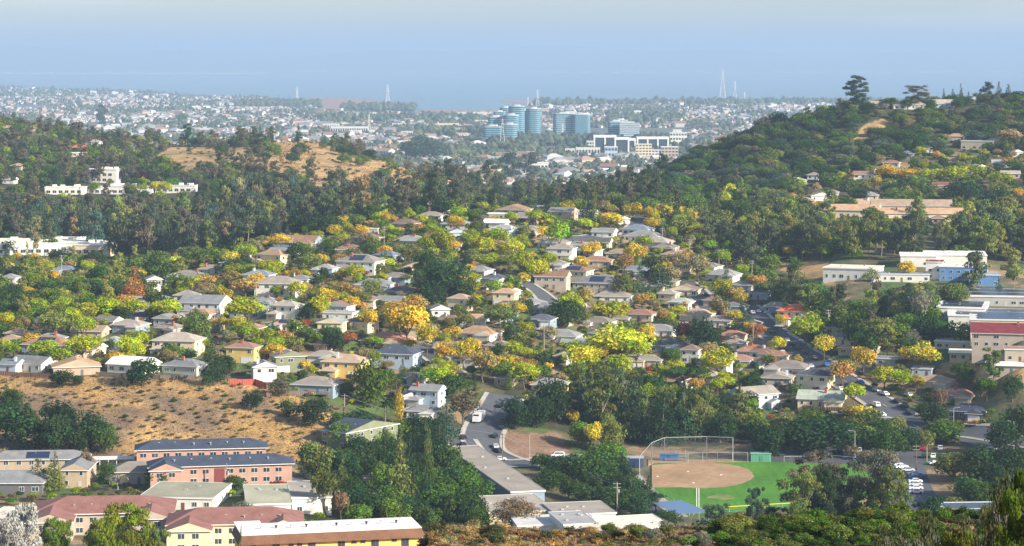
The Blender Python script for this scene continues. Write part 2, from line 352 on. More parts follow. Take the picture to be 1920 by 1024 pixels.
nw_ = N(nt, 'ShaderNodeTexNoise'); nw_.inputs['Scale'].default_value = 2.2; nw_.inputs['Detail'].default_value = 6; nw_.inputs['Distortion'].default_value = .4
rw = N(nt, 'ShaderNodeMapRange'); rw.inputs['From Min'].default_value = .5; rw.inputs['From Max'].default_value = .78; rw.inputs['To Max'].default_value = .35
cm_ = N(nt, 'ShaderNodeMix', data_type='RGBA'); cm_.inputs[7].default_value = (7.5, 7.6, 8.2, 1)
nt.links.new(tcw.outputs['Generated'], mpw.inputs['Vector']); nt.links.new(mpw.outputs[0], nw_.inputs['Vector']); nt.links.new(nw_.outputs['Fac'], rw.inputs['Value'])
nt.links.new(rw.outputs[0], cm_.inputs[0]); nt.links.new(sky.outputs[0], cm_.inputs[6])
wo = nt.nodes.new('ShaderNodeOutputWorld'); nt.links.new(cm_.outputs[2], bg.inputs[0]); nt.links.new(bg.outputs[0], wo.inputs[0])
sl = bpy.data.lights.new('sun', 'SUN'); sl.energy = 5.0; sl.angle = rad(.5); sl.color = (1, .9, .74)
so = link(bpy.data.objects.new('sun', sl))
from mathutils import Vector
so.rotation_euler = Vector((sx * math.cos(rad(SUN_EL)), sy * math.cos(rad(SUN_EL)), math.sin(rad(SUN_EL)))).to_track_quat('Z', 'Y').to_euler()
HAZE_D = .8e-4
mb = MB(); mb.box(-45000, 65000, -1200, 61000, -5, 480)
hm, nt, out = new_mat('haze_air')
pv = N(nt, 'ShaderNodeVolumePrincipled'); pv.inputs['Color'].default_value = (.375, .52, .735, 1); pv.inputs['Density'].default_value = HAZE_D; pv.inputs['Anisotropy'].default_value = 0.0
nt.links.new(pv.outputs[0], out.inputs['Volume'])
hz = kind(mb.build('haze', hm), 'stuff')
S.view_settings.view_transform = 'Standard'; S.view_settings.look = 'None'; S.view_settings.exposure = 1.08; S.view_settings.gamma = 1
S.render.engine = 'CYCLES'; c = S.cycles
c.max_bounces = 5; c.diffuse_bounces = 2; c.glossy_bounces = 2; c.transmission_bounces = 2; c.transparent_max_bounces = 8; c.volume_bounces = 1
c.use_denoising = True; c.sample_clamp_indirect = 4
try: c.denoiser = 'OPENIMAGEDENOISE'; c.denoising_input_passes = 'RGB_ALBEDO_NORMAL'
except Exception: pass
# ---------------------------------------------------------------- plants: crown meshes of unit height and width, shared by copies
def leaf_cloud(P, Nn, size, var, flat=.5, rng=RNG):
    """one small bent leaf spray (a quad) per point, facing roughly along its normal"""
    n = len(P); Nn = Nn + rng.normal(0, flat, (n, 3)); Nn /= np.linalg.norm(Nn, axis=1)[:, None] + 1e-9
    a = np.cross(Nn, rng.normal(0, 1, (n, 3))); a /= np.linalg.norm(a, axis=1)[:, None] + 1e-9
    b = np.cross(Nn, a); s = (size * rng.uniform(.6, 1.35, n))[:, None]
    k = rng.uniform(.55, 1., (n, 1))
    V = np.stack([P - a * s, P - b * s * k, P + a * s, P + b * s * k], 1).reshape(-1, 3)
    return V, np.arange(4 * n).reshape(-1, 4), np.repeat(var, 4)
def sphere_pts(n, rng=RNG):
    v = rng.normal(0, 1, (n, 3)); return v / np.linalg.norm(v, axis=1)[:, None]
def crown_mesh(name, blobs, per, size, mat, inner=0.25, rng=RNG, flat=.5):
    """blobs: list of (centre, (rx,ry,rz)); leaves sit on and a little inside each blob's skin"""
    Vs, Ns, vs = [], [], []
    tot = sum(b[1][0] * b[1][2] for b in blobs)
    for c, r in blobs:
        n = max(12, int(per * len(blobs) * r[0] * r[2] / tot)); d = sphere_pts(n, rng)
        d = d[(d[:, 2] > -.75)]; n = len(d)
        rr = 1 - inner * rng.random(n) ** 2
        wob = 1 + .18 * np.sin(d[:, 0] * 5 + c[0] * 40) * np.sin(d[:, 1] * 5 + c[1] * 31) + .12 * np.sin(d[:, 2] * 9 + c[2] * 17)
        Vs.append(np.array(c) + d * np.array(r) * (rr * wob)[:, None]); Ns.append(d)
        vs.append(np.clip(rng.random() * .6 + .2 + rng.normal(0, .16, n), 0, 1))
    V, Q, va = leaf_cloud(np.concatenate(Vs), np.concatenate(Ns), size, np.concatenate(vs), flat, rng)
    me = mesh_np(name, V, Q, mat)
    at_ = me.attributes.new('var', 'FLOAT', 'POINT'); at_.data.foreach_set('value', va.astype(np.float32))
    return me
def trunk_mesh(name, h, r, limbs=4, spread=.3, top=.8, rng=RNG, lean=.04):
    m = MB(); b = (rng.normal(0, lean), rng.normal(0, lean))
    m.tube([(0, 0, -.06), (0, 0, .02), (b[0] * .5, b[1] * .5, h * .5), (b[0], b[1], h)], [r * 1.5, r * 1.1, r * .85, r * .6], 7)
    for i in range(limbs):
        a = 2 * math.pi * (i + rng.random() * .6) / limbs; s = spread * rng.uniform(.6, 1.1); zt = h + (top - h) * rng.uniform(.6, 1)
        z0 = h * rng.uniform(.7, 1)
        m.tube([(b[0] * z0 / h, b[1] * z0 / h, z0), (s * .5 * math.cos(a), s * .5 * math.sin(a), (z0 + zt) * .5 - .02), (s * math.cos(a), s * math.sin(a), zt)], [r * .55, r * .35, r * .15], 5)
    return m.mesh(name, M['bark'])
def blobs_round(rng, n=26, wx=.5, zc=.6, hz=.38, br=(.13, .22), low=.0, cut=-.5):
    out = []
    for i in range(n):
        d = rng.normal(0, 1, 3); d /= np.linalg.norm(d)
        if d[2] < cut: d[2] = -d[2] * .5
        k = rng.uniform(.45, .78); r = rng.uniform(*br)
        out.append(((d[0] * wx * k, d[1] * wx * k, zc + d[2] * hz * k), (r, r, r * .8)))
    out.append(((0, 0, zc), (wx * .55, wx * .55, hz * .6)))
    return out
LIB = {}
def reg(kindname, crown, trunk, wr): LIB.setdefault(kindname, []).append((crown, trunk, wr))
for i in range(5):   # spreading broadleaf street tree
    r = np.random.default_rng(100 + i)
    reg('broad', crown_mesh('crown_broadleaf', blobs_round(r, 26, .5, .6, .38), 95, .030, M['leaf'], rng=r), trunk_mesh('trunk_broadleaf', .32, .028, 5, .26, .7, r), 1.0)
for i in range(5):   # live oak: low, dense, wide
    r = np.random.default_rng(200 + i)
    reg('oak', crown_mesh('crown_oak', blobs_round(r, 34, .5, .47, .47, (.13, .21), cut=-.97), 95, .028, M['leaf'], .15, r), trunk_mesh('trunk_oak', .25, .035, 5, .28, .6, r), 1.2)
for i in range(5):   # eucalyptus: tall, separate puffs up a long bare trunk
    r = np.random.default_rng(300 + i); bl = []
    for k in range(22):
        z = .3 + .64 * (k / 21) + r.normal(0, .02); a = r.random() * 6.28; s = r.uniform(.08, .36) * (1.15 - abs(z - .62) * 1.4); q = r.uniform(.1, .17)
        bl.append(((s * math.cos(a), s * math.sin(a), z), (q, q, q * .5)))
    reg('euc', crown_mesh('crown_eucalyptus', bl, 105, .026, M['leaf'], .35, r), trunk_mesh('trunk_eucalyptus', .55, .016, 7, .26, .88, r, .05), .55)
for i in range(4):   # redwood / fir: whorled cone
    r = np.random.default_rng(400 + i); bl = []
    for k in range(16):
        z = .1 + .86 * k / 15; R_ = .46 * (1 - (k / 15.)) ** .8 + .03; m_ = max(2, int(7 * (1 - k / 18)))
        for j in range(m_):
            a = 6.28 * (j + r.random()) / m_; q = R_ * r.uniform(.75, 1.1); s = max(.06, .42 * R_)
            bl.append(((q * .6 * math.cos(a), q * .6 * math.sin(a), z), (s, s, .035)))
    reg('conifer', crown_mesh('crown_conifer', bl, 34, .022, M['leaf'], .5, r, .6), trunk_mesh('trunk_conifer', .9, .018, 2, .05, .9, r, .0), .45)
for i in range(2):   # cypress
    r = np.random.default_rng(500 + i); bl = [((r.normal(0, .07), r.normal(0, .07), .08 + .88 * k / 15), (.38 * math.sin(math.pi * (.12 + .84 * k / 15)) + .06,) * 2 + (.07,)) for k in range(16)]
    reg('cypress', crown_mesh('crown_cypress', bl, 90, .03, M['leaf'], .2, r), trunk_mesh('trunk_cypress', .3, .04, 0, rng=r, lean=0), .3)
for i in range(2):   # umbrella pine
    r = np.random.default_rng(600 + i); bl = []
    for k in range(26):
        a = r.random() * 6.28; s = .42 * math.sqrt(r.random()); bl.append(((s * math.cos(a), s * math.sin(a), .84 - .25 * s + r.normal(0, .02)), (.12, .12, .07)))
    reg('umbrella', crown_mesh('crown_umbrella_pine', bl, 80, .024, M['leaf'], .3, r), trunk_mesh('trunk_umbrella_pine', .5, .03, 7, .36, .8, r), 1.4)
for i in range(3):   # thin, half-bare tree
    r = np.random.default_rng(700 + i)
    m = MB(); 
    def br(p, d, L, rr, dep):
        q = p + d * L; m.tube([p, (p + q) / 2 + r.normal(0, L * .06, 3), q], [rr, rr * .8, rr * .6], 4)
        if dep:
            for k in range(3):
                dd = d + r.normal(0, .42, 3); dd[2] = abs(dd[2]) * .8 + .2; dd /= np.linalg.norm(dd); br(q, dd, L * .72, rr * .6, dep - 1)
    br(np.array([0, 0, -.03]), np.array([0, 0, 1.]), .3, .03, 4)
    reg('bare', crown_mesh('crown_sparse', blobs_round(r, 22, .42, .62, .34, (.07, .14)), 34, .02, M['leaf'], .8, r), m.mesh('branches', M['bark']), .9)
for i in range(2):   # palm
    r = np.random.default_rng(800 + i); P = []; Nn = []; va = []
    for k in range(34):
        a = r.random() * 6.28; el = r.uniform(-.5, 1.2); L = .48
        for t in np.linspace(.05, 1, 22):
            x = L * t * math.cos(el * (1 - .3 * t)); z = .72 + L * (t * math.sin(el) - .75 * t * t * .7); P.append((x * math.cos(a), x * math.sin(a), z)); Nn.append((0, 0, 1)); va.append(.3 + .4 * r.random())
    V, Q, v_ = leaf_cloud(np.array(P), np.array(Nn, float), .035, np.array(va), .5, r)
    me = mesh_np('crown_palm', V, Q, M['leaf']); me.attributes.new('var', 'FLOAT', 'POINT').data.foreach_set('value', v_.astype(np.float32))
    reg('palm', me, trunk_mesh('trunk_palm', .72, .035, 0, rng=r, lean=.02), .9)
for i in range(4):   # shrub
    r = np.random.default_rng(900 + i)
    reg('shrub', crown_mesh('shrub_leaves', blobs_round(r, 12, .5, .42, .5, (.18, .3), cut=-.2), 60, .06, M['leaf'], .3, r), None, 1.2)
for i in range(3):   # shrub, fine, for big near ones
    r = np.random.default_rng(950 + i)
    reg('brush', crown_mesh('brush_leaves', blobs_round(r, 22, .5, .4, .5, (.12, .24), cut=-.2), 150, .028, M['leaf'], .6, r), None, 1.2)
for i in range(3):   # big close pine / blossom tree, fine leaves
    r = np.random.default_rng(970 + i)
    reg('fine', crown_mesh('crown_fine', blobs_round(r, 60, .5, .52, .46, (.08, .15), cut=-.8), 190, .0125, M['leaf'], .35, r), trunk_mesh('trunk_fine', .3, .03, 6, .3, .7, r), 1.)
for i in range(3):   # big close eucalyptus, fine leaves
    r = np.random.default_rng(980 + i); bl = []
    for k in range(46):
        z = .22 + .74 * (k / 45) + r.normal(0, .02); a = r.random() * 6.28; s = r.uniform(.08, .42) * (1.15 - abs(z - .6) * 1.2); q = r.uniform(.06, .13)
        bl.append(((s * math.cos(a), s * math.sin(a), z), (q, q, q * .55)))
    reg('fineeuc', crown_mesh('crown_gum', bl, 260, .0125, M['leaf'], .6, r), trunk_mesh('trunk_gum', .6, .014, 9, .3, .9, r, .05), .6)

for nm_, mt_ in (('tallfine', M['leaf']), ('blossom', M['leaf_plain'])):
    for i in range(3):   # tall crown with a rounded dome, seen from above its foot
        r = np.random.default_rng(990 + i); bl = []
        for k in range(90):
            z = r.uniform(.12, .93); R_ = .46 * math.sqrt(max(.03, 1 - max(0, (z - .62) / .36) ** 2)) * (.75 + .25 * math.sin(k * 1.7)); a = r.random() * 6.28; q = r.uniform(.07, .14)
            bl.append(((R_ * .85 * math.cos(a), R_ * .85 * math.sin(a), z), (q, q, q * .42)))
        reg(nm_, crown_mesh('crown_' + nm_, bl, 190, .014, mt_, .4, r), trunk_mesh('trunk_' + nm_, .3, .03, 6, .3, .7, r), 1.)
GREEN = dict(
 oak=(.06, .105, .022), dk=(.042, .075, .027), mg=(.12, .19, .025), yg=(.41, .42, .018), lime=(.29, .36, .02), gold=(.64, .43, .04), orange=(.5, .29, .08), tan=(.34, .26, .12),
 red=(.36, .06, .04), rust=(.42, .15, .05), purple=(.15, .05, .045), euc=(.11, .13, .06), eucbr=(.14, .125, .08), eucy=(.25, .26, .06), con=(.05, .095, .04), blue=(.08, .12, .08), brown=(.2, .14, .08), grey=(.24, .22, .16),
 white=(.36, .40, .37), pine=(.24, .28, .02), yel=(.55, .52, .03), brushor=(.42, .26, .08), brushpk=(.3, .18, .12), brushgn=(.10, .10, .045), olive=(.17, .19, .045), sap=(.13, .15, .02))
CNAME = dict(oak='dark green', dk='blackish green', mg='mid green', yg='yellow-green', lime='lime green', gold='golden yellow', orange='orange', tan='tan', red='red', rust='rust red', purple='purplish', euc='olive green',
 eucbr='brownish olive', eucy='yellowish olive', con='deep green', blue='bluish green', brown='brown', grey='greyish', white='white blossoming', pine='bright green', sap='yellow-green', yel='bright yellow', brushor='orange', brushpk='pinkish brown', brushgn='grey-green', olive='olive')
KNAME = dict(broad=('street_tree', 'tree', 'spreading street tree'), oak=('oak_tree', 'oak tree', 'rounded oak'), euc=('eucalyptus_tree', 'eucalyptus', 'tall eucalyptus'), conifer=('conifer_tree', 'conifer', 'pointed conifer'),
 cypress=('cypress_tree', 'cypress', 'slim cypress'), umbrella=('umbrella_pine', 'pine tree', 'flat-topped umbrella pine'), bare=('thin_tree', 'tree', 'thin half-bare tree'), palm=('palm_tree', 'palm', 'palm'),
 shrub=('garden_shrub', 'shrub', 'garden shrub'), brush=('brush_clump', 'bush', 'wild brush clump'), tallfine=('broad_tree', 'tree', 'full-crowned tree'), blossom=('blossoming_tree', 'tree', 'blossoming tree'), fine=('broad_tree', 'tree', 'full-crowned tree'), fineeuc=('gum_tree', 'eucalyptus', 'ragged gum tree'))
BARKC = dict(euc=(.33, .27, .2), fineeuc=(.2, .17, .14), bare=(.3, .27, .23), palm=(.2, .16, .11))
OCC = []   # footprints (x, Y, r) that scattered plants keep off
KCOUNT = {}
def plant(k, x, Y, z, w_, h, colr, desc=None, group=None, px=None, py=None, kname=None, variant=None):
    v = LIB[k][variant if variant is not None else int(RNG.integers(len(LIB[k])))]
    nm, cat, kd = KNAME[k]
    if kname: nm, cat, kd = kname
    c0 = GREEN[colr] if isinstance(colr, str) else colr
    j = RNG.uniform(.76, 1.2); hue = RNG.uniform(.82, 1.14)
    c = (min(.9, c0[0] * j * hue), min(.9, c0[1] * j), min(.9, c0[2] * j), 1)
    rz = RNG.uniform(0, 6.28); KCOUNT[nm] = KCOUNT.get(nm, 0) + 1
    if px is None: px, py = pix(x, Y, z)
    small = w_ < 1.5 or Y > 1650
    if v[1] is None:
        o = bpy.data.objects.new(nm, v[0]); o.location = (x, Y, z); o.rotation_euler = (0, 0, rz); o.scale = (w_ * RNG.uniform(.88, 1.12), w_ * RNG.uniform(.88, 1.12), h); o.color = c; link(o); root = o
    else:
        root = empty(nm, (x, Y, z), rz, (w_ * RNG.uniform(.88, 1.12), w_ * RNG.uniform(.88, 1.12), h)); root.rotation_euler = (RNG.normal(0, .035), RNG.normal(0, .035), rz)
        cr = bpy.data.objects.new('crown', v[0]); cr.color = c; link(cr, root)
        tr = bpy.data.objects.new('trunk', v[1]); tr.color = (*BARKC.get(k, (.13, .1, .075)), 1); link(tr, root)
    if desc is None: desc = (CNAME[colr] if isinstance(colr, str) else '') + ' ' + kd
    tag(root, desc, cat, group, px, py)
    return root
def plant_px(k, px, py, wpx, hpx, colr, ymin=300., **kw):
    """a plant whose foot shows at (px, py) and whose crown spans wpx by hpx photo pixels"""
    x, Y, z = at(px, py, ymin); s = Y / F
    OCC.append((x, Y, wpx * s * .32))
    return plant(k, x, Y, z, wpx * s, hpx * s, colr, px=px, py=py - hpx / 2, **kw)
# ---------------------------------------------------------------- houses
ROOFC = dict(g=(.22, .225, .235), lg=(.29, .295, .3), dg=(.085, .095, .115), br=(.23, .155, .12), tn=(.38, .28, .2), pk=(.33, .19, .15), w=(.74, .74, .72), rd=(.72, .13, .04), gg=(.33, .37, .32), bl=(.2, .24, .3), mr=(.2, .035, .045), nv=(.05, .065, .1), mb=(.25, .12, .1))
ROOFN = dict(g='grey', lg='light grey', dg='dark grey', br='brown', tn='tan', pk='pinkish brown', w='white', rd='orange-red', gg='grey-green', bl='blue-grey', mr='maroon', nv='navy', mb='red-brown')
WALLC = dict(W=(.7, .68, .62), C=(.72, .6, .4), T=(.45, .35, .25), P=(.46, .28, .22), B=(.4, .5, .6), G=(.42, .42, .4), Y=(.72, .5, .16), D=(.13, .13, .14), O=(.19, .21, .13), S=(.24, .31, .38), R=(.4, .06, .05), K=(.45, .38, .31), L=(.12, .25, .5))
WALLN = dict(W='white', C='cream', T='tan', P='salmon pink', B='pale blue', G='grey', Y='yellow', D='dark', O='olive', S='slate blue', R='red', K='pinkish beige', L='bright blue')
def window_obj(root, u0, u1, z0, z1, face, W, D, trim, nm='window'):
    """face 0 front (y=0), 1 right (x=W/2), 2 left, 3 back; u across, z up"""
    m = MB(); t = .09; e = .07
    def bx(a, b, c, d, o0, o1, mi):
        if face == 0: m.box(a, b, -o1, -o0, c, d, mi)
        elif face == 1: m.box(W / 2 + o0, W / 2 + o1, a, b, c, d, mi)
        elif face == 2: m.box(-W / 2 - o1, -W / 2 - o0, a, b, c, d, mi)
        else: m.box(a, b, D + o0, D + o1, c, d, mi)
    bx(u0, u1, z0, z1, .004, .04, 0)
    if trim:
        bx(u0 - t, u0, z0 - t, z1 + t, .004, e, 1); bx(u1, u1 + t, z0 - t, z1 + t, .004, e, 1)
        bx(u0, u1, z1, z1 + t, .004, e, 1); bx(u0, u1, z0 - t, z0, .004, e, 1)
        if u1 - u0 > 1.3: uc = (u0 + u1) / 2; bx(uc - .04, uc + .04, z0, z1, .043, .06, 1)
    o = m.build(nm, [M['glass'], M['paint']], root, (.7, .7, .68)); return o
def roof_mesh(m, typ, W, D, H, ov, rise, mi=0, th=.22):
    x0, x1, y0, y1 = -W / 2 - ov, W / 2 + ov, -ov, D + ov
    if typ == 't':
        m.box(x0, x1, y0, y1, H, H + .35, mi); m.box(x0 - .06, x1 + .06, y0 - .06, y0, H - .05, H + .42, 1); m.box(x0 - .06, x0, y0, y1, H - .05, H + .42, 1); m.box(x1, x1 + .06, y0, y1, H - .05, H + .42, 1); m.box(x0 - .06, x1 + .06, y1, y1 + .06, H - .05, H + .42, 1)
        return
    w_, d_ = x1 - x0, y1 - y0
    if typ == 'h':
        if w_ >= d_: r0, r1 = (x0 + d_ / 2, (y0 + y1) / 2), (x1 - d_ / 2, (y0 + y1) / 2)
        else: r0, r1 = ((x0 + x1) / 2, y0 + w_ / 2), ((x0 + x1) / 2, y1 - w_ / 2)
    elif typ == 'g': r0, r1 = (x0, (y0 + y1) / 2), (x1, (y0 + y1) / 2)
    else: r0, r1 = ((x0 + x1) / 2, y0), ((x0 + x1) / 2, y1)
    z0, z1 = H, H + rise
    B = [(x0, y0), (x1, y0), (x1, y1), (x0, y1)]
    V = [(x, y, z0) for x, y in B] + [(x, y, z0 + th) for x, y in B] + [(*r0, z1 + th), (*r1, z1 + th)]
    m.add(V, [(3, 2, 1, 0)], 1)
    m.add(V, [(0, 1, 5, 4), (1, 2, 6, 5), (2, 3, 7, 6), (3, 0, 4, 7)], 1)
    if typ in 'hg' and (typ == 'g' or w_ >= d_):
        m.add(V, [(4, 5, 9, 8), (6, 7, 8, 9)], mi); m.add(V, [(7, 4, 8), (5, 6, 9)], mi if typ == 'h' else 2)
    else:
        m.add(V, [(5, 6, 9, 8), (7, 4, 8, 9)], mi); m.add(V, [(4, 5, 8), (6, 7, 9)], mi if typ == 'h' else 2)
HOUSES = []
def house(px, py, wpx, rc, wc, typ='h', fl=1, rot=0, D=None, extras='', ymin=300., H=None, pos=None, W=None, desc=None, detail=None, rise=None, nm='house', cat='house', group=None, winH=1.2, found=5.):
    if W is None: wpx = wpx * 1.1
    x, Y, z = pos if pos else at(px, py, ymin)
    s = Y / F; a = rad(rot)
    if W is None:
        T = wpx * s; W = T / (math.cos(a) + .6 * abs(math.sin(a))); DD = min(max(.66 * W, 7.5), 13.5)
        if D: DD = D
        W = max(5., (T - DD * abs(math.sin(a))) / math.cos(a))
    else: DD = D
    D = DD; H = H or (2.75 * fl + .15); detail = detail if detail is not None else (2 if Y < 1250 else 1)
    # the front-left corner sits so that the front centre is at the picked point
    root = empty(nm, (x, Y, z), a)
    cx_, cy_ = x - math.sin(a) * D / 2, Y + math.cos(a) * D / 2
    OCC.append((cx_, cy_, max(W, D) * .5)); HOUSES.append((px - wpx * .48, px + wpx * .48, py - F * (H + (0 if typ == 't' else 2.2)) / Y, py, Y))
    warm = (px * 3.1 + py * 1.7) % 1 < .5; tint = .82 + .4 * ((px * 7.13 + py * 3.7) % 1)
    m = MB(); m.box(-W / 2, W / 2, 0, D, -found, H - .002)
    rs = rise if rise is not None else .235 * min(W, D) if typ != 't' else 0
    ov = .6 if typ != 't' else .25
    m.build('wall', M['wall'], root, WALLC[wc])
    r = MB(); roof_mesh(r, typ, W, D, H, ov, rs)
    ro = r.build('roof', [M['flatroof'] if typ == 't' else M['shingle'], M['paint'], M['wall']], root, tuple(min(.8, c_ * q_) for c_, q_ in zip(ROOFC[rc], (tint * (1.16 if warm else 1), tint * (1.0 if warm else .98), tint * (.84 if warm else .96)))))
    # the eaves board and gable fill take the object's colour too: keep them pale through their own materials
    ro.data.materials[1] = M['trimwhite']; ro.data.materials[2] = wall_fixed(wc)
    rg = np.random.default_rng(int(abs(px * 7 + py * 13)))
    if 'c' in extras or (detail > 1 and typ != 't' and rg.random() < .3):
        cxx = W * rg.uniform(-.35, .35); cyy = D * rg.uniform(.2, .45); cm = MB(); cm.box(cxx - .45, cxx + .45, cyy - .35, cyy + .35, H * .6, H + rs + .9); cm.box(cxx - .52, cxx + .52, cyy - .42, cyy + .42, H + rs + .9, H + rs + 1.05)
        cm.build('chimney', M['brick'] if rg.random() < .6 or 'c' in extras else M['trimwhite'], ro)
    if detail > 1 and typ != 't':
        for k in range(int(rg.integers(1, 3))):
            vx = W * rg.uniform(-.3, .3); vm = MB(); vm.tube([(vx, D * .3, H + rs * .3), (vx, D * .3, H + rs * .6 + .6)], .09, 6); vm.build('vent_pipe', M['metal'], ro)
    if detail > 1 and typ == 't':
        for k in range(int(rg.integers(2, 5))):
            vx = W * rg.uniform(-.4, .4); vy = D * rg.uniform(.2, .8); vm = MB(); vm.box(vx - .4, vx + .4, vy - .3, vy + .3, H + .35, H + .8); vm.build('roof_vent', M['metal'], ro)
    if 's' in extras:
        d2 = D / 2 + ov; w2 = min(W * .55, 7); y0, y1 = .12 * d2 - ov + .2, .8 * d2 - ov; sl = rs / d2
        for side in ((0,) if typ != 't' else (0, 1)):
            V = []; 
            if typ == 't': yy0, yy1 = D * (.12 + .45 * side), D * (.42 + .45 * side); V = [(-W * .42, yy0, H + .5), (W * .42, yy0, H + .5), (W * .42, yy1, H + .75), (-W * .42, yy1, H + .75)]
            else: V = [(-w2 / 2, y0, H + .33 + (y0 + ov) * sl), (w2 / 2, y0, H + .33 + (y0 + ov) * sl), (w2 / 2, y1, H + .33 + (y1 + ov) * sl), (-w2 / 2, y1, H + .33 + (y1 + ov) * sl)]
            pm = MB(); pm.add(V + [(v[0], v[1], v[2] - .06) for v in V], [(0, 1, 2, 3), (7, 6, 5, 4), (0, 4, 5, 1), (1, 5, 6, 2), (2, 6, 7, 3), (3, 7, 4, 0)]); pm.build('solar_panel', M['panel'], ro)
    # openings
    nf = max(1, int(round(H / 2.9))) if typ != 't' else max(1, int(H / 6.2) + 1)
    if detail > 0:
        gar = 'G' in extras or (detail > 1 and nf > 1 and rg.random() < .35 and typ != 't')
        for f_ in range(nf):
            zb = f_ * 2.8 + 1.0; n = max(1, int(W / 3.4)); st = W / n; skip = -1
            if f_ == 0 and gar and W > 7:
                gx = -W / 2 + 2.9 if rg.random() < .5 else W / 2 - 2.9
                g = MB(); g.box(gx - 2.3, gx + 2.3, -.06, -.004, 0.02, 2.25); g.box(gx - 2.45, gx + 2.45, -.09, -.064, 2.25, 2.4); g.build('garage_door', M['paint'], root, (.75, .74, .7)); skip = gx
            for k in range(n):
                uc = -W / 2 + st * (k + .5) + rg.uniform(-.25, .25); ww = min(rg.choice([.9, 1.3, 1.9]), st * .32 * 2)
                if skip != -1 and abs(uc - skip) < 2.3 + ww / 2 + .3: continue
                if rg.random() < .15: continue
                if f_ == 0 and k == n // 2 and not gar:
                    d = MB(); d.box(uc - .48, uc + .48, -.06, -.004, 0.02, 2.05); d.build('door', M['paint'], root, tuple(rg.choice([(.2, .07, .05), (.5, .48, .44), (.1, .16, .2), (.25, .15, .08)])))
                    continue
                window_obj(root, uc - ww / 2, uc + ww / 2, zb, zb + winH, 0, W, D, detail > 1)
            for fc in ((1,) if rot <= 0 else (2, 1)) if detail > 1 else (1,):
                for k in range(max(1, int(D / 4.5))):
                    vc = D * (k + .5) / max(1, int(D / 4.5)) + rg.uniform(-.4, .4)
                    if rg.random() < .8: window_obj(root, vc - .55, vc + .55, zb, zb + winH, fc, W, D, detail > 1)
    if 'd' in extras:   # timber deck on posts, in front
        dk = MB(); dk.box(-W * .45, W * .45, -3.2, -.1, .1, .3); dk.build('deck', M['wood'], root)
        ra = MB(); ra.box(-W * .45, W * .45, -3.2, -3.12, 1.1, 1.2); 
        for k in range(int(W * .9 / .5) + 1): ra.box(-W * .45 + k * .5, -W * .45 + k * .5 + .07, -3.2, -3.12, .3, 1.1)
        ra.build('railing', M['wood'], root)
        for sx_ in (-.43, 0, .43):
            po = MB(); po.box(W * sx_ - .1, W * sx_ + .1, -3.1, -2.9, -4, .1); po.build('deck_post', M['wood'], root)
    if detail > 1 and typ in 'hg' and nm == 'house' and W > 9 and rg.random() < .7:   # a lower bay or garage projecting in front
        s_ = 1 if rg.random() < .6 else -1; wb = W * rg.uniform(.32, .45); xc = s_ * (W / 2 - wb / 2 - rg.uniform(0, .4)); dp = rg.uniform(2, 4); Hb = 2.6
        wm_ = MB(); wm_.box(xc - wb / 2, xc + wb / 2, -dp, -.003, -found, Hb); wm_.build('bay_wall', M['wall'], root, WALLC[wc])
        q = MB(); roof_mesh(q, 'f' if rg.random() < .6 else 'h', wb, dp + D * .3, Hb + .01, .45, .23 * wb); q.V = [(v[0] + xc, v[1] - dp, v[2]) for v in q.V]
        q.build('bay_roof', [M['shingle'], M['trimwhite'], wall_fixed(wc)], root, tuple(ro.color)[:3])
        g = MB(); gw = min(wb * .36, 2.3); g.box(xc - gw, xc + gw, -dp - .06, -dp - .004, .05, 2.15); g.build('garage_door', M['paint'], root, tuple(rg.choice([(.7, .69, .65), (.45, .4, .33), (.3, .25, .2)])))
        dv = MB(); dv.add([(xc - gw - .3, -dp - 6, -.3), (xc + gw + .3, -dp - 6, -.3), (xc + gw + .3, -dp - .07, .04), (xc - gw - .3, -dp - .07, .04)], [(0, 1, 2, 3)]); dv.build('driveway', M['concrete'], root)
    if desc is None:
        sizew = {True: 'long ', False: ''}[W > 17] if fl == 1 else 'two-storey '
        desc = f"{sizew}{WALLN[wc]} house with {ROOFN[rc]} {dict(h='hipped', g='gabled', f='gabled', t='flat')[typ]} roof"
    tag(root, desc, cat, group, px, py - (H / 2) / s)
    return root
M['trimwhite'] = surf('trim_white', (.7, .69, .66), .7)
_wf = {}
def wall_fixed(k):
    if k not in _wf: _wf[k] = surf('wall_' + WALLN[k].replace(' ', '_'), WALLC[k], .75, [(.35, .88, 1.08)])
    return _wf[k]

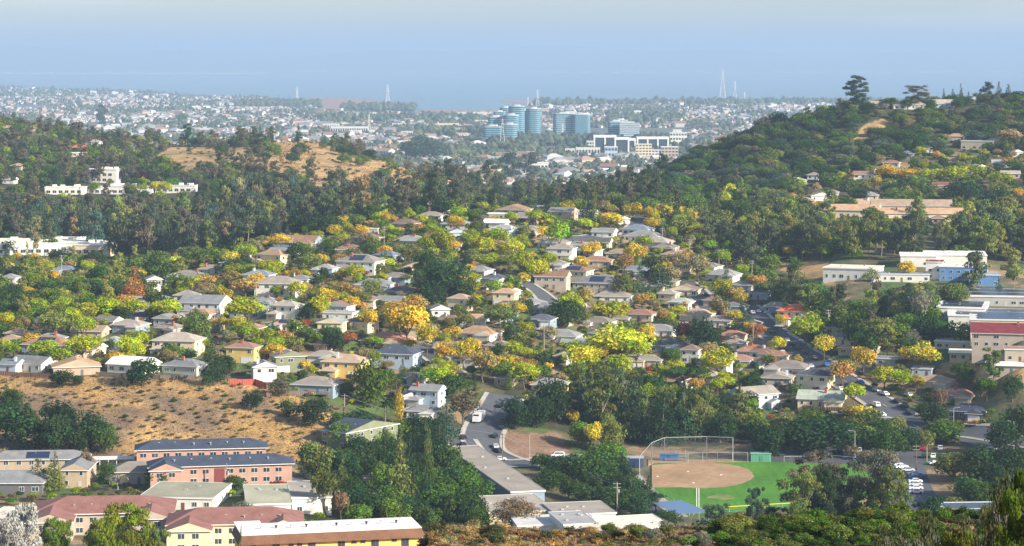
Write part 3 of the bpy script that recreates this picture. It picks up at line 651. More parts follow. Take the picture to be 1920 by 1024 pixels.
H_ = house
R1 = -24
LIST = """
818 403 35 pk P g 2 -20|846 409 40 pk W f 1 20|805 415 46 lg W h 1 -20|755 430 50 br T h 1 -20|857 447 32 bl B f 1 10|693 440 30 lg G t 1 -10|680 457 52 br T h 1 -30|652 478 44 br T h 1 -12
550 466 82 br S g 1 -18|521 486 58 bl W g 1 -30|503 501 62 tn C h 2 -30|765 463 62 lg G h 1 -20|718 491 52 bl S h 1 -35|666 514 82 g W h 2 -18 s|605 516 42 lg B h 1 -20|737 532 50 g S h 1 -20
697 547 66 g B h 1 -15|515 557 78 g W h 2 -12|558 537 42 g G h 1 -20|530 600 56 lg W h 2 -28|728 577 50 g G g 1 -15|632 601 60 lg W t 1 -10|533 622 52 pk W h 1 -18 s|668 618 58 br C h 1 -28 s
716 654 94 pk C h 1 -14|826 594 36 lg W f 1 10|838 614 52 br W h 1 -28|888 612 46 tn W g 1 -20|890 639 78 tn W h 1 -22|934 549 44 tn W f 1 8|944 574 44 tn C h 2 -15|921 534 46 dg G h 1 -20
896 519 42 g G h 1 -20|926 429 44 w W g 1 -15|940 441 52 lg W h 1 -20|880 537 28 g G h 1 -15|845 470 32 pk W h 1 -10|948 472 26 br W h 1 -20|930 662 46 g W h 1 -20 c|925 412 46 w W t 1 -8
1050 417 50 g T g 2 -22|1012 402 50 lg G h 1 -20|987 441 46 lg K h 1 -25|965 446 32 lg B f 1 10|1130 416 26 pk W g 1 -20|1170 421 24 lg W f 1 10|1190 441 56 bl W h 1 -22|1200 454 70 g W h 1 -24
1225 465 60 lg W h 1 -26|1245 475 46 g P h 1 -26|1262 489 52 tn C h 1 -24|1293 497 26 g W h 1 -20|1327 511 42 g W h 1 -24|1350 527 64 lg W h 1 -22|1390 547 44 g G h 1 -24|1422 562 46 bl B h 1 -24
1080 471 42 lg G h 1 -22|1102 481 42 lg W h 1 -22|1115 501 56 br T h 1 -20|1040 507 42 lg W h 1 -20|1073 531 60 br C h 2 -25 sG|1117 554 92 g K h 2 -18 s|1147 568 70 g W h 1 -15|1197 602 56 pk C h 1 -18
1230 549 32 lg C h 1 -20|1250 563 38 lg C h 1 -20|1273 579 46 gg W h 1 -20|1303 602 60 tn C h 1 -20|1345 614 52 g W h 1 -22|1370 642 50 pk C h 1 -18|1375 657 44 g W h 1 -20|1410 670 56 pk W h 1 -20
1233 632 62 g W h 1 -22|1250 662 76 dg S h 1 -22|1047 644 72 g W h 1 -14|1012 612 50 dg S h 1 -20|993 582 50 lg W h 1 -16|966 558 26 tn W f 1 8|1078 657 52 gg O g 1 -12
1292 682 40 br W h 2 -16|1293 730 34 tn W f 1 18|1028 737 64 lg Y h 1 -14|1178 739 20 lg W t 1 -6|1425 674 50 br W h 1 -22|1428 768 84 lg B g 2 24|1436 692 30 tn W f 1 10|1050 682 24 g G h 1 -20
1457 681 42 pk C h 1 -22|1472 704 80 g W h 1 -20|1522 732 68 dg C h 2 -24|1538 764 88 gg C g 1 -10 c|1565 628 44 g C h 1 -20|1580 647 54 g C h 1 -22|1605 667 74 tn T h 1 -24|1666 687 52 g G t 1 -16
1728 706 42 bl B t 1 -20|1748 730 66 tn C h 1 -20|1790 757 72 pk K h 1 -20|1810 787 76 nv D h 1 -18|1487 608 66 rd W h 2 -18|1453 587 46 g S h 1 -22|1405 620 40 g G h 1 -22|1330 575 30 br T h 1 -20
18 517 42 lg W h 1 -14|36 522 24 lg W f 1 10|14 533 32 g W h 1 -10|118 517 42 bl S h 1 -14|290 548 32 lg W f 2 14|343 530 66 g W h 1 -20|392 517 50 g W h 1 -20|420 537 36 tn P h 1 -20
468 521 28 br T h 1 -20|462 500 30 br T h 1 -18|374 594 84 bl W g 2 -20|440 560 42 tn C h 1 -20|296 574 22 bl D h 1 -20|236 624 62 lg S h 1 -22|312 630 52 g T h 1 -20 c|205 656 46 gg W h 1 -24
80 662 92 br S h 1 -20 s|14 652 40 tn C h 1 -10|325 668 86 lg C h 2 -14|465 630 46 pk T h 1 -20|450 681 58 pk Y h 2 -16 G|14 699 40 bl B g 1 -20|48 697 78 g W g 1 -24|144 704 88 tn T f 1 16
236 700 88 w W g 1 -22|336 702 78 bl G h 1 -18 c|497 718 46 bl W f 2 14 d|545 698 60 g O f 2 14 G|640 708 80 tn Y h 2 -16 G|585 738 86 g S h 1 -14 d|735 692 86 nv B h 2 -14|769 724 52 dg W h 1 -24
795 762 60 g B g 2 -20 c|789 787 56 g W h 1 -16|943 724 42 g T h 1 -20|770 758 30 lg W f 1 14|600 660 30 tn T h 1 -20|1330 720 40 lg W h 1 -20|575 640 34 g W h 1 -20
1642 202 28 tn C g 1 -10|1697 205 42 g W h 1 -12|1723 204 24 lg W h 1 -10|1766 202 44 lg B g 1 -6|1826 193 36 lg B f 1 8|1875 188 42 lg W g 1 -6|1912 184 24 tn T g 1 -8|1793 264 32 pk K h 1 -16
1832 281 62 lg K t 2 -14|1866 272 20 lg W f 1 8|1787 300 38 br K h 1 -16|1908 294 22 lg W f 1 8|1840 324 42 lg W f 1 14|1878 314 34 lg W g 1 -14|1743 287 16 lg W f 1 8|1700 297 28 bl B h 1 -14
1670 314 32 mb G h 1 -14|1497 347 32 lg W f 1 14|1524 337 24 lg W h 1 -14|1618 344 36 pk W g 2 -16|1770 357 38 mb K g 1 -8|1541 377 40 lg W f 1 12|1560 370 24 g W h 1 -12|1420 378 24 tn P h 1 -12
1430 400 38 br W h 1 -14|1625 376 42 lg C h 1 -12|1510 386 34 tn T h 1 -14|1895 335 34 lg T g 1 -12|1905 262 26 tn C h 1 -12|1690 330 26 lg W h 1 -12|1380 415 30 pk W g 1 -20|1580 352 22 tn C h 1 -14
12 246 26 tn T h 1 -10|22 259 24 pk P h 1 -12|58 246 20 tn T h 1 -8|92 256 18 tn C h 1 -8|147 283 28 rd R h 1 -8|173 273 28 lg W h 1 -8|145 294 32 w W t 1 -6|248 281 30 bl S h 1 -8
292 275 24 lg G h 1 -8|310 272 22 g W f 1 10|331 272 24 g W h 1 -12|424 258 30 lg W h 1 -8|478 264 20 mb R h 1 -8|532 264 18 mb W h 1 -8|487 260 18 pk W h 1 -8|569 267 14 tn T t 1 0
78 347 24 w W g 1 -12|15 345 24 lg W g 1 -12|30 318 22 tn T h 1 -8|819 356 44 tn C h 2 -14|895 350 14 lg W f 1 8|790 372 22 lg W h 1 -8|735 400 20 lg W h 1 -10|1760 420 26 br T h 1 -8
"""
for ent in LIST.replace('\n', '|').split('|'):
    e = ent.split()
    if not e: continue
    px, py, w_ = map(float, e[:3])
    ym = 300. if py > 400 or px > 1300 and py > 330 else 1200.
    H_(px, py, w_, e[3], e[4], e[5], int(e[6]), float(e[7]) + RNG.uniform(-5, 5), extras=e[8] if len(e) > 8 else '', ymin=ym)

# houses of the same streets that show only as a roof or a wall between the trees
rgh = np.random.default_rng(41); n_in = 0
NBH = [(20, 690), (20, 610), (330, 560), (480, 480), (640, 440), (840, 405), (1240, 400), (1420, 560), (1500, 690), (1440, 770), (1100, 690), (950, 700), (640, 730), (470, 690), (240, 680)]
for _ in range(4000):
    if n_in >= 62: break
    px, py = rgh.uniform(20, 1500), rgh.uniform(400, 740)
    if not inpoly([px], [py], NBH)[0] or (790 < px < 890 and 470 < py < 575): continue
    x, Y, z = at(px, py)
    if Y > 1400: continue
    oc = np.array(OCC); 
    if np.any((oc[:, 0] - x) ** 2 + (oc[:, 1] - Y - 5) ** 2 < (oc[:, 2] + 6.8) ** 2): continue
    if any(abs(h_[4] - Y) > 1 and min(h_[1], px + 22) - max(h_[0], px - 22) > 14 and h_[4] > Y and py - 24 < h_[3] - 6 and py > h_[3] for h_ in HOUSES): continue
    H_(px, py, rgh.uniform(42, 62), rgh.choice(['g', 'lg', 'br', 'tn', 'pk', 'bl', 'dg', 'br', 'g']), rgh.choice(['W', 'C', 'T', 'G', 'S', 'K', 'W', 'C']), rgh.choice(['h', 'g', 'h', 'f']), 1 if rgh.random() < .75 else 2, -20 + rgh.uniform(-8, 10)); n_in += 1
print('infill', n_in)
# ---------------------------------------------------------------- larger buildings
def gp(px, Y): x = (px - CX) / F * Y; return (x, Y, float(height(x, Y)))
def big(px, Y, W, D, H, rc, wc, typ, rot, desc, extras='', rise=None, cat='building', nm='building', detail=2, winH=1.2, found=6, zoff=0):
    p = gp(px, Y); p = (p[0], p[1], p[2] + zoff)
    return house(px, HY + F * (CZ - p[2]) / Y, W * F / Y, rc, wc, typ, 1, rot, D=D, pos=p, W=W, H=H, desc=desc, extras=extras, rise=rise, nm=nm, cat=cat, detail=detail, winH=winH, found=found)
def wing(root, x0, x1, y0, y1, H, rc, wc, typ, rise, zb=-5):
    """another roofed block of the same building"""
    m = MB(); m.box(x0, x1, y0, y1, zb, H - .01); m.build('wing_wall', M['wall'], root, WALLC[wc])
    r = MB(); roof_mesh(r, typ, x1 - x0, y1 - y0, H, .6, rise)
    cx = (x0 + x1) / 2; r.V = [(v[0] + cx, v[1] + y0, v[2]) for v in r.V]
    o = r.build('wing_roof', [M['shingle'] if typ != 't' else M['flatroof'], M['trimwhite'], wall_fixed(wc)], root, ROOFC[rc]); return o
def win_row(root, xs, z, w_, h, y=0., trim=True):
    for u in xs:
        m = MB(); m.box(u - w_ / 2, u + w_ / 2, y - .05, y - .004, z, z + h, 0)
        m.box(u - w_ / 2 - .1, u + w_ / 2 + .1, y - .09, y - .054, z + h, z + h + .1, 1); m.box(u - w_ / 2 - .1, u + w_ / 2 + .1, y - .09, y - .054, z - .1, z, 1)
        m.box(u - .04, u + .04, y - .08, y - .054, z, z + h, 1)
        m.build('window', [M['glass'], M['trimwhite']], root)
def roof_vents(root, n, W, D, z, rng, hgt=.7):
    for k in range(n):
        vx = W * ((k + .5) / n - .5) + rng.uniform(-.4, .4); vy = D * rng.uniform(.3, .75)
        m = MB(); m.tube([(vx, vy, z - .5), (vx, vy, z + hgt)], .16, 6); m.box(vx - .3, vx + .3, vy - .22, vy + .22, z + hgt, z + hgt + .18); m.build('vent_pipe', M['metal'], root)
rgs = np.random.default_rng(5)
# yellow apartment block with a brown mansard, closest on the left
x0, y0_ = -42.2, 565.4; zg = float(height(x0, y0_)); Hy = 61.2 - zg
yb = empty('apartment_block', (x0, y0_, zg), rad(13)); W_, D_ = 42., 13.
OCC.append((x0, y0_ + 6, 24)); tag(yb, 'yellow apartment block with white flat roof and brown mansard edge', 'apartment block', None, 620, 1000, fixed=True)
m = MB(); m.box(-W_ / 2, W_ / 2, 0, D_, -6, Hy - 2.0); m.build('wall', M['wall'], yb, (.80, .56, .15))
m = MB(); V = [(-W_ / 2 - 1.1, -1.1, Hy - 2.1), (W_ / 2 + 1.1, -1.1, Hy - 2.1), (W_ / 2 + 1.1, D_ + 1.1, Hy - 2.1), (-W_ / 2 - 1.1, D_ + 1.1, Hy - 2.1), (-W_ / 2 - .3, -.3, Hy), (W_ / 2 + .3, -.3, Hy), (W_ / 2 + .3, D_ + .3, Hy), (-W_ / 2 - .3, D_ + .3, Hy)]
m.add(V, [(3, 2, 1, 0), (0, 1, 5, 4), (1, 2, 6, 5), (2, 3, 7, 6), (3, 0, 4, 7)]); m.build('mansard', M['shingle'], yb, (.17, .085, .05))
m = MB(); m.box(-W_ / 2 - .35, W_ / 2 + .35, -.35, D_ + .35, Hy + .003, Hy + .12); m.box(-W_ / 2 - .3, -W_ / 2 + 6, D_ + .35, D_ + 4, Hy - .1, Hy + .12); ro = m.build('roof', M['flatroof'], yb, (.8, .78, .74))
m = MB(); m.box(-W_ / 2 + .0, -W_ / 2 + 5.8, D_, D_ + 3.8, -6, Hy - .12); m.build('stair_tower_wall', M['wall'], yb, (.80, .56, .15))
for k in range(10):
    vx = -W_ / 2 + 5 + k * 3.6; m = MB(); m.tube([(vx, 6.5, Hy), (vx, 6.5, Hy + .55)], .18, 6); m.box(vx - .28, vx + .28, 6.3, 6.7, Hy + .55, Hy + .8); m.build('vent_pipe', M['rubber'] if k % 2 else M['metal'], ro)
    m = MB(); m.tube([(vx + 1.4, 9.5, Hy), (vx + 1.4, 9.5, Hy + .9)], .09, 6); m.build('vent_pipe', M['metal'], ro)
for f_ in range(3):
    zt = Hy - 3.6 - f_ * 2.9
    for u, ww, hh in ((-18.5, 1., .7), (-13.2, 1.5, 1.9), (-9.7, 1., .7), (-7.7, 1., .7), (-4.8, 1.6, 1.9), (2.2, 1.5, 1.9), (5.2, 1., .7), (7.3, 1., .7), (10.2, 1.6, 1.9), (14.8, 1., .7), (17.4, 1.6, 1.9)):
        m = MB(); m.box(u - ww / 2, u + ww / 2, -.07, -.004, zt + 1.3 - hh, zt + 1.3, 0); m.box(u - ww / 2 - .09, u + ww / 2 + .09, -.1, -.074, zt + 1.3, zt + 1.4, 1); m.box(u - .04, u + .04, -.1, -.074, zt + 1.3 - hh, zt + 1.3, 1)
        m.box(u - ww / 2 - .09, u - ww / 2, -.1, -.074, zt + 1.2 - hh, zt + 1.3, 1); m.box(u + ww / 2, u + ww / 2 + .09, -.1, -.074, zt + 1.2 - hh, zt + 1.3, 1)
        m.build('window', [M['glass'], M['wood']], yb)
# red-brown roofed apartments
def apartments(px, Y, W, rot, desc, rc, wc, wings, H=5.7, D=10.):
    p = gp(px, Y); r = empty('apartment_block', p, rad(rot)); OCC.append((p[0], p[1] + 5, W * .5))
    m = MB(); m.box(-W / 2, W / 2, 0, D, -5, H - .01); m.build('wall', M['wall'], r, WALLC[wc])
    q = MB(); roof_mesh(q, 'h', W, D, H, .8, 2.3 if D < 12 else 3.0); ro = q.build('roof', [M['shingle'], M['trimwhite'], wall_fixed(wc)], r, ROOFC[rc])
    roof_vents(ro, 6, W * .8, D * .5, H + 1.3, rgs, .5)
    ys = [0]
    for (a, b, dep) in wings:
        w2 = wing(r, a, b, -dep, 3, H - .25, rc, wc, 'f', 2.0)
        win_row(r, [(a + b) / 2 - 1.8, (a + b) / 2 + 1.8], 3.6, 1.6, 1.3, -dep); win_row(r, [(a + b) / 2 - 1.8, (a + b) / 2 + 1.8], .8, 1.6, 1.3, -dep)
    xs = [u for u in np.arange(-W / 2 + 2, W / 2 - 1, 3.6) if not any(a - 1 < u < b + 1 for a, b, d in wings)]
    win_row(r, xs, 3.5, 1.7, 1.3); win_row(r, xs, .8, 1.7, 1.3)
    for fy in (2.5, 6.5): 
        m = MB(); m.box(W / 2 + .004, W / 2 + .05, fy, fy + 1.4, 3.5, 4.8); m.build('window', M['glass'], r)
    tag(r, desc, 'apartment block', None, px, 950, fixed=True); return r
apartments(190, 636, 37, 6, 'red-brown roofed beige apartment block behind the bright green pine', 'mb', 'K', [(-18.4, -7, 10), (8, 18.4, 8)], D=18)
apartments(440, 620, 34, 5, 'red-brown roofed cream apartment block just behind the yellow block', 'mb', 'C', [(-17, -6, 7), (8, 17, 5)], D=15)
pk1 = apartments(378, 752, 40, 8, 'upper salmon-pink apartment block with navy roof under the dry bank', 'nv', 'P', [])
pk2 = apartments(415, 716, 42, 10, 'lower salmon-pink apartment block with navy roof and entry bay', 'nv', 'P', [(-21, -12, 5)])
m = MB(); m.box(-2, 1, -.12, -.01, -.5, 5.0); m.build('entry_bay', M['paint'], pk2, (.2, .05, .05))
a1 = big(70, 738, 30, 9, 5.2, 'g', 'T', 'h', 4, 'beige block with grey roof and a long bank of solar panels', 's')
m = MB()
for k in range(9): m.add([(-9 + k * 1.9, .4, 5.75), (-7.2 + k * 1.9, .4, 5.75), (-7.2 + k * 1.9, 4.0, 7.25), (-9 + k * 1.9, 4.0, 7.25)], [(0, 1, 2, 3)]); m.add([(-9 + k * 1.9, .4, 5.7), (-7.2 + k * 1.9, .4, 5.7), (-7.2 + k * 1.9, 4.0, 7.2), (-9 + k * 1.9, 4.0, 7.2)], [(3, 2, 1, 0)])
m.build('solar_panel', M['panel'], a1)
big(138, 716, 8, 16, 5.2, 'bl', 'T', 'f', 0, 'narrow beige block with steep blue-grey gable beside the solar-roofed block')
big(15, 705, 20, 12, 3.2, 'bl', 'D', 'h', 0, 'low dark block with blue-grey hipped roof below the solar-roofed block')
big(262, 722, 18, 10, 3.5, 'g', 'K', 'h', 4, 'low beige block with grey roof beside the pink apartments')
cp = empty('carport', gp(203, 752), rad(4)); tag(cp, 'white flat-roofed carport at the foot of the dry grass bank', 'carport', None, 203, 865, fixed=True)
m = MB(); m.box(-8, 8, 0, 5, 3.0, 3.3); m.build('roof', M['flatroof'], cp, (.72, .71, .68))
m = MB(); m.box(-8, 8, 4.8, 4.95, -1, 3.0); m.build('back_wall', M['wall'], cp, (.6, .6, .58))
for k in range(7): m = MB(); m.box(-7.9 + k * 2.6, -7.75 + k * 2.6, .1, .25, -1, 3.0); m.build('post', M['paint'], cp, (.75, .75, .72))
big(330, 676, 21, 24, 3.2, 'gg', 'W', 't', -6, 'low building with pale teal flat roof between the brown-roofed blocks and the pink ones')
big(505, 662, 12, 30, 3.5, 'gg', 'W', 't', 8, 'flat teal-grey roofed block beside the red-leaved shrubs')
big(585, 676, 11, 26, 4.5, 'lg', 'W', 't', 8, 'flat pale grey roofed block with white side beyond the yellow block')
big(22, 640, 14, 14, 3.5, 'w', 'W', 't', -8, 'flat white roofed building at the picture edge beside the blossoming tree')
big(625, 792, 11, 26, 5.5, 'nv', 'O', 'g', -38, 'olive block with long navy roof half hidden by the tawny olive tree')
big(692, 742, 8, 8, 3, 'lg', 'T', 't', -10, 'small shed with light grey roof among the dark trees')
big(700, 690, 9, 9, 3, 'lg', 'T', 'g', -10, 'small grey-roofed cottage under the redwoods')
big(812, 572, 6, 12, 10.5, 'w', 'W', 't', 13, 'low white flat roof adjoining the end of the yellow block')
# school at the foot of the slope
z_ = 3.9
sch = big(990, 734, 10.5, 88, 4.0, 'lg', 'S', 't', 14.4, 'very long narrow grey flat-roofed classroom wing beside the curving road', cat='school building')
big(1036, 700, 4.5, 42, 2.6, 'dg', 'D', 't', 14.4, 'dark low covered walkway beside the long classroom wing', cat='walkway', nm='covered_walkway')
M['wornturf'] = surf('worn_turf', (.17, .2, .06), .95, [(.3, .7, 1.3)])
SB = dict(cat='school building')
big(978, 692, 19, 26, 4.6, 'lg', 'C', 't', 13, 'pale flat-roofed classroom block at the end of the long wing', **SB)
big(1045, 664, 22, 14, 5.0, 'w', 'W', 't', 8, 'white flat-roofed block behind the brown bushy tree', **SB)
big(1100, 686, 17, 18, 5.4, 'lg', 'W', 't', 12, 'pale grey flat-roofed block below the dark covered walkway', **SB)
big(1135, 648, 17, 12, 6.3, 'w', 'W', 't', -10, 'white sloping-roofed hall with dark window band above the orange brush', winH=1.8, **SB)
big(1088, 655, 9, 18, 6.6, 'lg', 'W', 't', 12, 'taller pale block beside the white sloping-roofed hall', **SB)
big(1205, 660, 18, 18, 5.0, 'w', 'W', 't', 16, 'pale stepped flat roof closest to the ball field path', **SB)
big(1350, 640, 10, 9, 3.6, 'w', 'W', 't', -18, 'small white roof between the batting cage and the brush', **SB)
b_ = big(1862, 690, 24, 22, 6.2, 'w', 'T', 't', 4, 'tan hall with wide white flat roof and solar panels beside the parking lot', 's', **SB)
# blue and white school on the far side
big(1592, 1136, 25, 20, 5.2, 'w', 'W', 't', -20, 'white flat-roofed school block with a blue stripe and a painted mural', winH=1.5, **SB)
big(1690, 1122, 26, 12, 3.4, 'bl', 'W', 't', -8, 'low school block with pale blue roof beside the golden tree', **SB)
big(1806, 1122, 22, 16, 6.5, 'w', 'L', 't', -12, 'bright blue school hall with white flat roof', **SB)
big(1752, 1128, 8, 12, 8, 'mr', 'W', 't', -12, 'white school tower block with maroon cap beside the blue hall', **SB)
big(1722, 1165, 17, 22, 5, 'w', 'W', 't', -8, 'white flat-roofed school block with rooftop units beyond the golden tree', **SB)
big(1792, 1178, 30, 26, 5, 'w', 'W', 't', -8, 'wide white roof with many rooftop units behind the blue hall', **SB)
big(1846, 1112, 14, 14, 5, 'lg', 'L', 't', -8, 'blue classroom block with painted wave beside the blue hall', **SB)
big(1884, 1038, 46, 34, 4.0, 'w', 'G', 't', -10, 'long grey-sided classroom row with solar roof, highest of the solar rows', 's', **SB)
big(1802, 1012, 20, 28, 3.8, 'w', 'W', 't', -14, 'short classroom row with white solar roof beside the dense oaks', 's', **SB)
big(1880, 992, 44, 30, 3.9, 'w', 'W', 't', -10, 'middle classroom row with white solar roof', 's', **SB)
big(1906, 962, 36, 20, 4.3, 'w', 'C', 't', -10, 'lowest classroom row with solar roof directly behind the maroon roof', 's', **SB)
big(1886, 934, 26, 18, 5.6, 'mr', 'K', 'g', -12, 'beige gymnasium with big maroon roof', rise=3.2, **SB)
big(1912, 908, 11, 9, 4.6, 'pk', 'K', 't', -10, 'square pinkish annex in front of the maroon-roofed gymnasium', **SB)
big(1792, 978, 17, 13, 3.0, 'w', 'C', 't', -16, 'white-roofed portable classroom tucked against the oaks', **SB)
big(1814, 958, 14, 12, 3.0, 'w', 'C', 'g', -14, 'white gabled portable classroom beside the playing field', rise=.9, **SB)
big(1888, 904, 15, 11, 3.0, 'w', 'K', 'g', -12, 'white-roofed portable classroom below the maroon gymnasium', rise=.9, **SB)
# tan-roofed complex
big(1710, 1400, 46, 14, 4.4, 'tn', 'K', 'g', -6, 'upper wing of the tan-roofed school complex above the eucalyptus row', rise=3.5, **SB)
big(1596, 1370, 30, 15, 4.0, 'tn', 'C', 'g', -16, 'side wing of the tan-roofed school complex nearest the centre', rise=3, **SB)
big(1728, 1360, 52, 14, 4.0, 'tn', 'C', 'g', -6, 'lower wing of the tan-roofed school complex with teal windows', rise=3, **SB)
big(1640, 1425, 20, 10, 4.0, 'tn', 'C', 'g', -6, 'small wing behind the tan-roofed school complex', rise=2.5, **SB)
# white complexes on the wooded side
def longwhite(px, Y, W, D, H, rot, desc, wc='C', rc='w', n=0):
    r = big(px, Y, W, D, H, rc, wc, 't', rot, desc, detail=0, cat='school building' if Y < 1450 else 'building')
    for f_ in range(max(1, int(H / 4))): win_row(r, np.arange(-W / 2 + 2.5, W / 2 - 2, 4.2), 1.2 + f_ * 3.8, 2.6, 1.9)
    for k in range(4): vm = MB(); vx = W * rgs.uniform(-.4, .4); vy = D * rgs.uniform(.3, .8); vm.box(vx - 1.5, vx + 1.5, vy - 1, vy + 1, H + .35, H + 1.8); vm.build('roof_unit', M['trimwhite'], r)
    return r
longwhite(38, 1330, 44, 40, 6.2, 10, 'long white school block with white roof and banded windows', 'W')
longwhite(112, 1362, 34, 40, 5.6, -6, 'middle block of the white-roofed school beside the small tawny tree', 'W')
longwhite(172, 1345, 20, 26, 5.6, -10, 'cream end block of the white-roofed school behind the palms')
longwhite(188, 1745, 24, 12, 9.5, -8, 'white three-part apartment block amid the wooded slope', 'W')
longwhite(225, 1690, 46, 14, 5.5, -4, 'long grey-roofed office block with white walls in the wood', 'W', 'g')
longwhite(328, 1690, 28, 10, 5, -4, 'grey flat-roofed office wing beside the yellow-green saplings', 'W', 'bl')
longwhite(122, 1680, 28, 12, 5, 3, 'white flat-roofed office wing screened by eucalyptus', 'W', 'w')
longwhite(250, 3060, 62, 30, 9, 0, 'long white building beyond the ridge at the edge of the plain', 'W')

# ---------------------------------------------------------------- roads and paving
ROADS = []
def strip(name, pts, width, mat, dz=.22, off=0., color=None, ymin=600., save=True, thick=0):
    P = [np.array(at(px, py, ymin)[:2]) if len(p_) == 2 else np.array(p_[:2]) for p_ in pts for px, py in [p_[:2]]]
    # smooth
    for _ in range(3):
        Q = [P[0]]
        for a, b in zip(P[:-1], P[1:]): Q += [a * .75 + b * .25, a * .25 + b * .75]
        P = Q + [P[-1]]
    L = [P[0]]
    for a, b in zip(P[:-1], P[1:]):
        n = max(1, int(np.linalg.norm(b - a) / 2.5))
        for k in range(1, n + 1): L.append(a + (b - a) * k / n)
    L = np.array(L); T = np.gradient(L, axis=0); T /= np.linalg.norm(T, axis=1)[:, None] + 1e-9; Nn = np.stack([-T[:, 1], T[:, 0]], 1)
    us = np.linspace(-width / 2, width / 2, 7 if width > 4 else 3) + off
    V = []
    for i in range(len(L)):
        for u in us: q = L[i] + Nn[i] * u; V.append((q[0], q[1], float(height(q[0], q[1])) + dz))
    k = len(us); Q = [(i * k + j, i * k + j + 1, (i + 1) * k + j + 1, (i + 1) * k + j) for i in range(len(L) - 1) for j in range(k - 1)]
    Q = [q[::-1] for q in Q]
    o = bpy.data.objects.new(name, mesh_np(name, V, Q, mat)); link(o); kind(o, 'structure')
    if color: o.color = (*color, 1)
    if save:
        for i in range(0, len(L), 2): ROADS.append((L[i][0], L[i][1], width / 2 + .6, T[i][0], T[i][1]))
    return L, T
def street(pts, w, walk=True, ymin=600.):
    r = strip('road', pts, w, M['asphalt'], .22, ymin=ymin)
    if walk:
        for s_ in (-1, 1):
            strip('kerb', pts, .2, M['concrete'], .37, s_ * (w / 2 + .1), save=False, ymin=ymin)
            strip('sidewalk', pts, 1.5, M['concrete'], .35, s_ * (w / 2 + 1.0), save=False, ymin=ymin)
    return r
elm = [(1395, 575), (1440, 618), (1475, 645), (1512, 672), (1560, 702), (1612, 732), (1660, 762), (1700, 790), (1730, 808)]
eL, eT = street(elm, 11)
street([(948, 742), (935, 768), (915, 792), (903, 818), (906, 842), (940, 862), (975, 872)], 12)
street([(860, 822), (880, 850), (925, 868), (985, 871), (1050, 863), (1120, 862), (1180, 868)], 10)
street([(950, 515), (985, 533), (1012, 548), (1030, 566), (1036, 582)], 9)
street([(1040, 452), (1080, 448), (1112, 446), (1145, 440)], 9)
street([(1205, 405), (1195, 425), (1180, 445)], 9)
street([(1285, 530), (1310, 552), (1328, 575), (1350, 598)], 9)
street([(770, 640), (800, 660), (830, 680), (850, 700)], 8)
street([(1590, 795), (1640, 792), (1700, 800), (1780, 806), (1850, 812), (1960, 838)], 10)
street([(1735, 800), (1790, 812), (1840, 830), (1890, 860)], 9, False)
street([(600, 470), (620, 458), (650, 446)], 7, False)
street([(635, 600), (655, 594), (600, 606)], 7, False)
street([(1500, 350), (1600, 365), (1680, 375)], 7, False, 1200.)
street([(560, 892), (590, 900), (500, 905), (430, 898)], 8, False)
# centre line of the sloping street: double yellow dashes
for k in range(10, len(eL) - 8, 6):
    a = eL[k]; t = eT[k]; n = np.array([-t[1], t[0]]); V = []
    for s_, u in ((0, -.12), (0, .12), (3.2, .12), (3.2, -.12)): q = a + t * s_ + n * u; V.append((q[0], q[1], float(height(*q)) + .3))
    o = bpy.data.objects.new('road_marking', mesh_np('road_marking', V, [(0, 1, 2, 3)], M['linepaint'])); o.color = (.7, .5, .12, 1); kind(link(o), 'structure')
# level sports ground and parking
def flat_poly(name, pts, z, mat, world=False, color=None):
    P = pts if world else [(lambda Y: ((px - CX) / F * Y, Y))(F * (CZ - z) / (py - HY)) for px, py in pts]
    m = MB(); m.prism(P, z - .3, z); o = m.build(name, mat, None, color); return kind(o, 'structure')
flat_poly('parking_lot', [(1445, 846), (1560, 838), (1700, 838), (1800, 842), (1960, 862), (1960, 905), (1800, 890), (1770, 930), (1790, 965), (1640, 965), (1640, 870), (1445, 872)], 34.22, M['asphalt'])
flat_poly('outfield_turf', [(1226, 868), (1440, 866), (1560, 869), (1605, 871), (1640, 900), (1610, 948), (1500, 950), (1400, 957), (1302, 962), (1262, 945), (1222, 915)], 34.24, M['turf'])
ell = [(1312 + (101 + 1.2 * math.sin(9 * t) + 1. * math.sin(23 * t)) * math.cos(t), 891 + (24.2 + .3 * math.sin(13 * t) + .3 * math.sin(31 * t)) * math.sin(t)) for t in np.linspace(-1.9, 1.95, 90)]
flat_poly('infield_clay', [(1222, 872)] + ell + [(1222, 914)], 34.27, M['clay'])
flat_poly('bullpen_clay', [(1215, 862), (1420, 861), (1440, 866), (1226, 868), (1215, 872)], 34.262, M['clay'])
for cxp, cyp, rw, rh in ((1352, 932, 26, 4.5),):
    flat_poly('worn_patch', [(cxp + rw * math.cos(t) * (1 + .12 * math.sin(3 * t)), cyp + rh * math.sin(t) * (1 + .1 * math.cos(4 * t))) for t in np.linspace(0, 6.2, 22)], 34.285, M['wornturf'], color=None)
for bx_, by_ in ((1233, 893), (1290, 884), (1300, 905), (1352, 890)): flat_poly('base_plate', [(bx_ - 2, by_ - .6), (bx_ + 2, by_ - .6), (bx_ + 2, by_ + .6), (bx_ - 2, by_ + .6)], 34.36, M['trimwhite'])
flat_poly('path', [(1180, 895), (1200, 890), (1235, 925), (1290, 968), (1262, 968), (1205, 928)], 34.3, M['concrete'])
flat_poly('path', [(1160, 885), (1178, 884), (1225, 935), (1270, 975), (1220, 975), (1160, 905)], 34.26, M['asphalt'])
OCC += [(q[0], q[1], q[2]) for q in []]
FIELD = [(1160, 852), (1440, 838), (1960, 840), (1960, 890), (1800, 890), (1770, 965), (1300, 985), (1200, 940)]

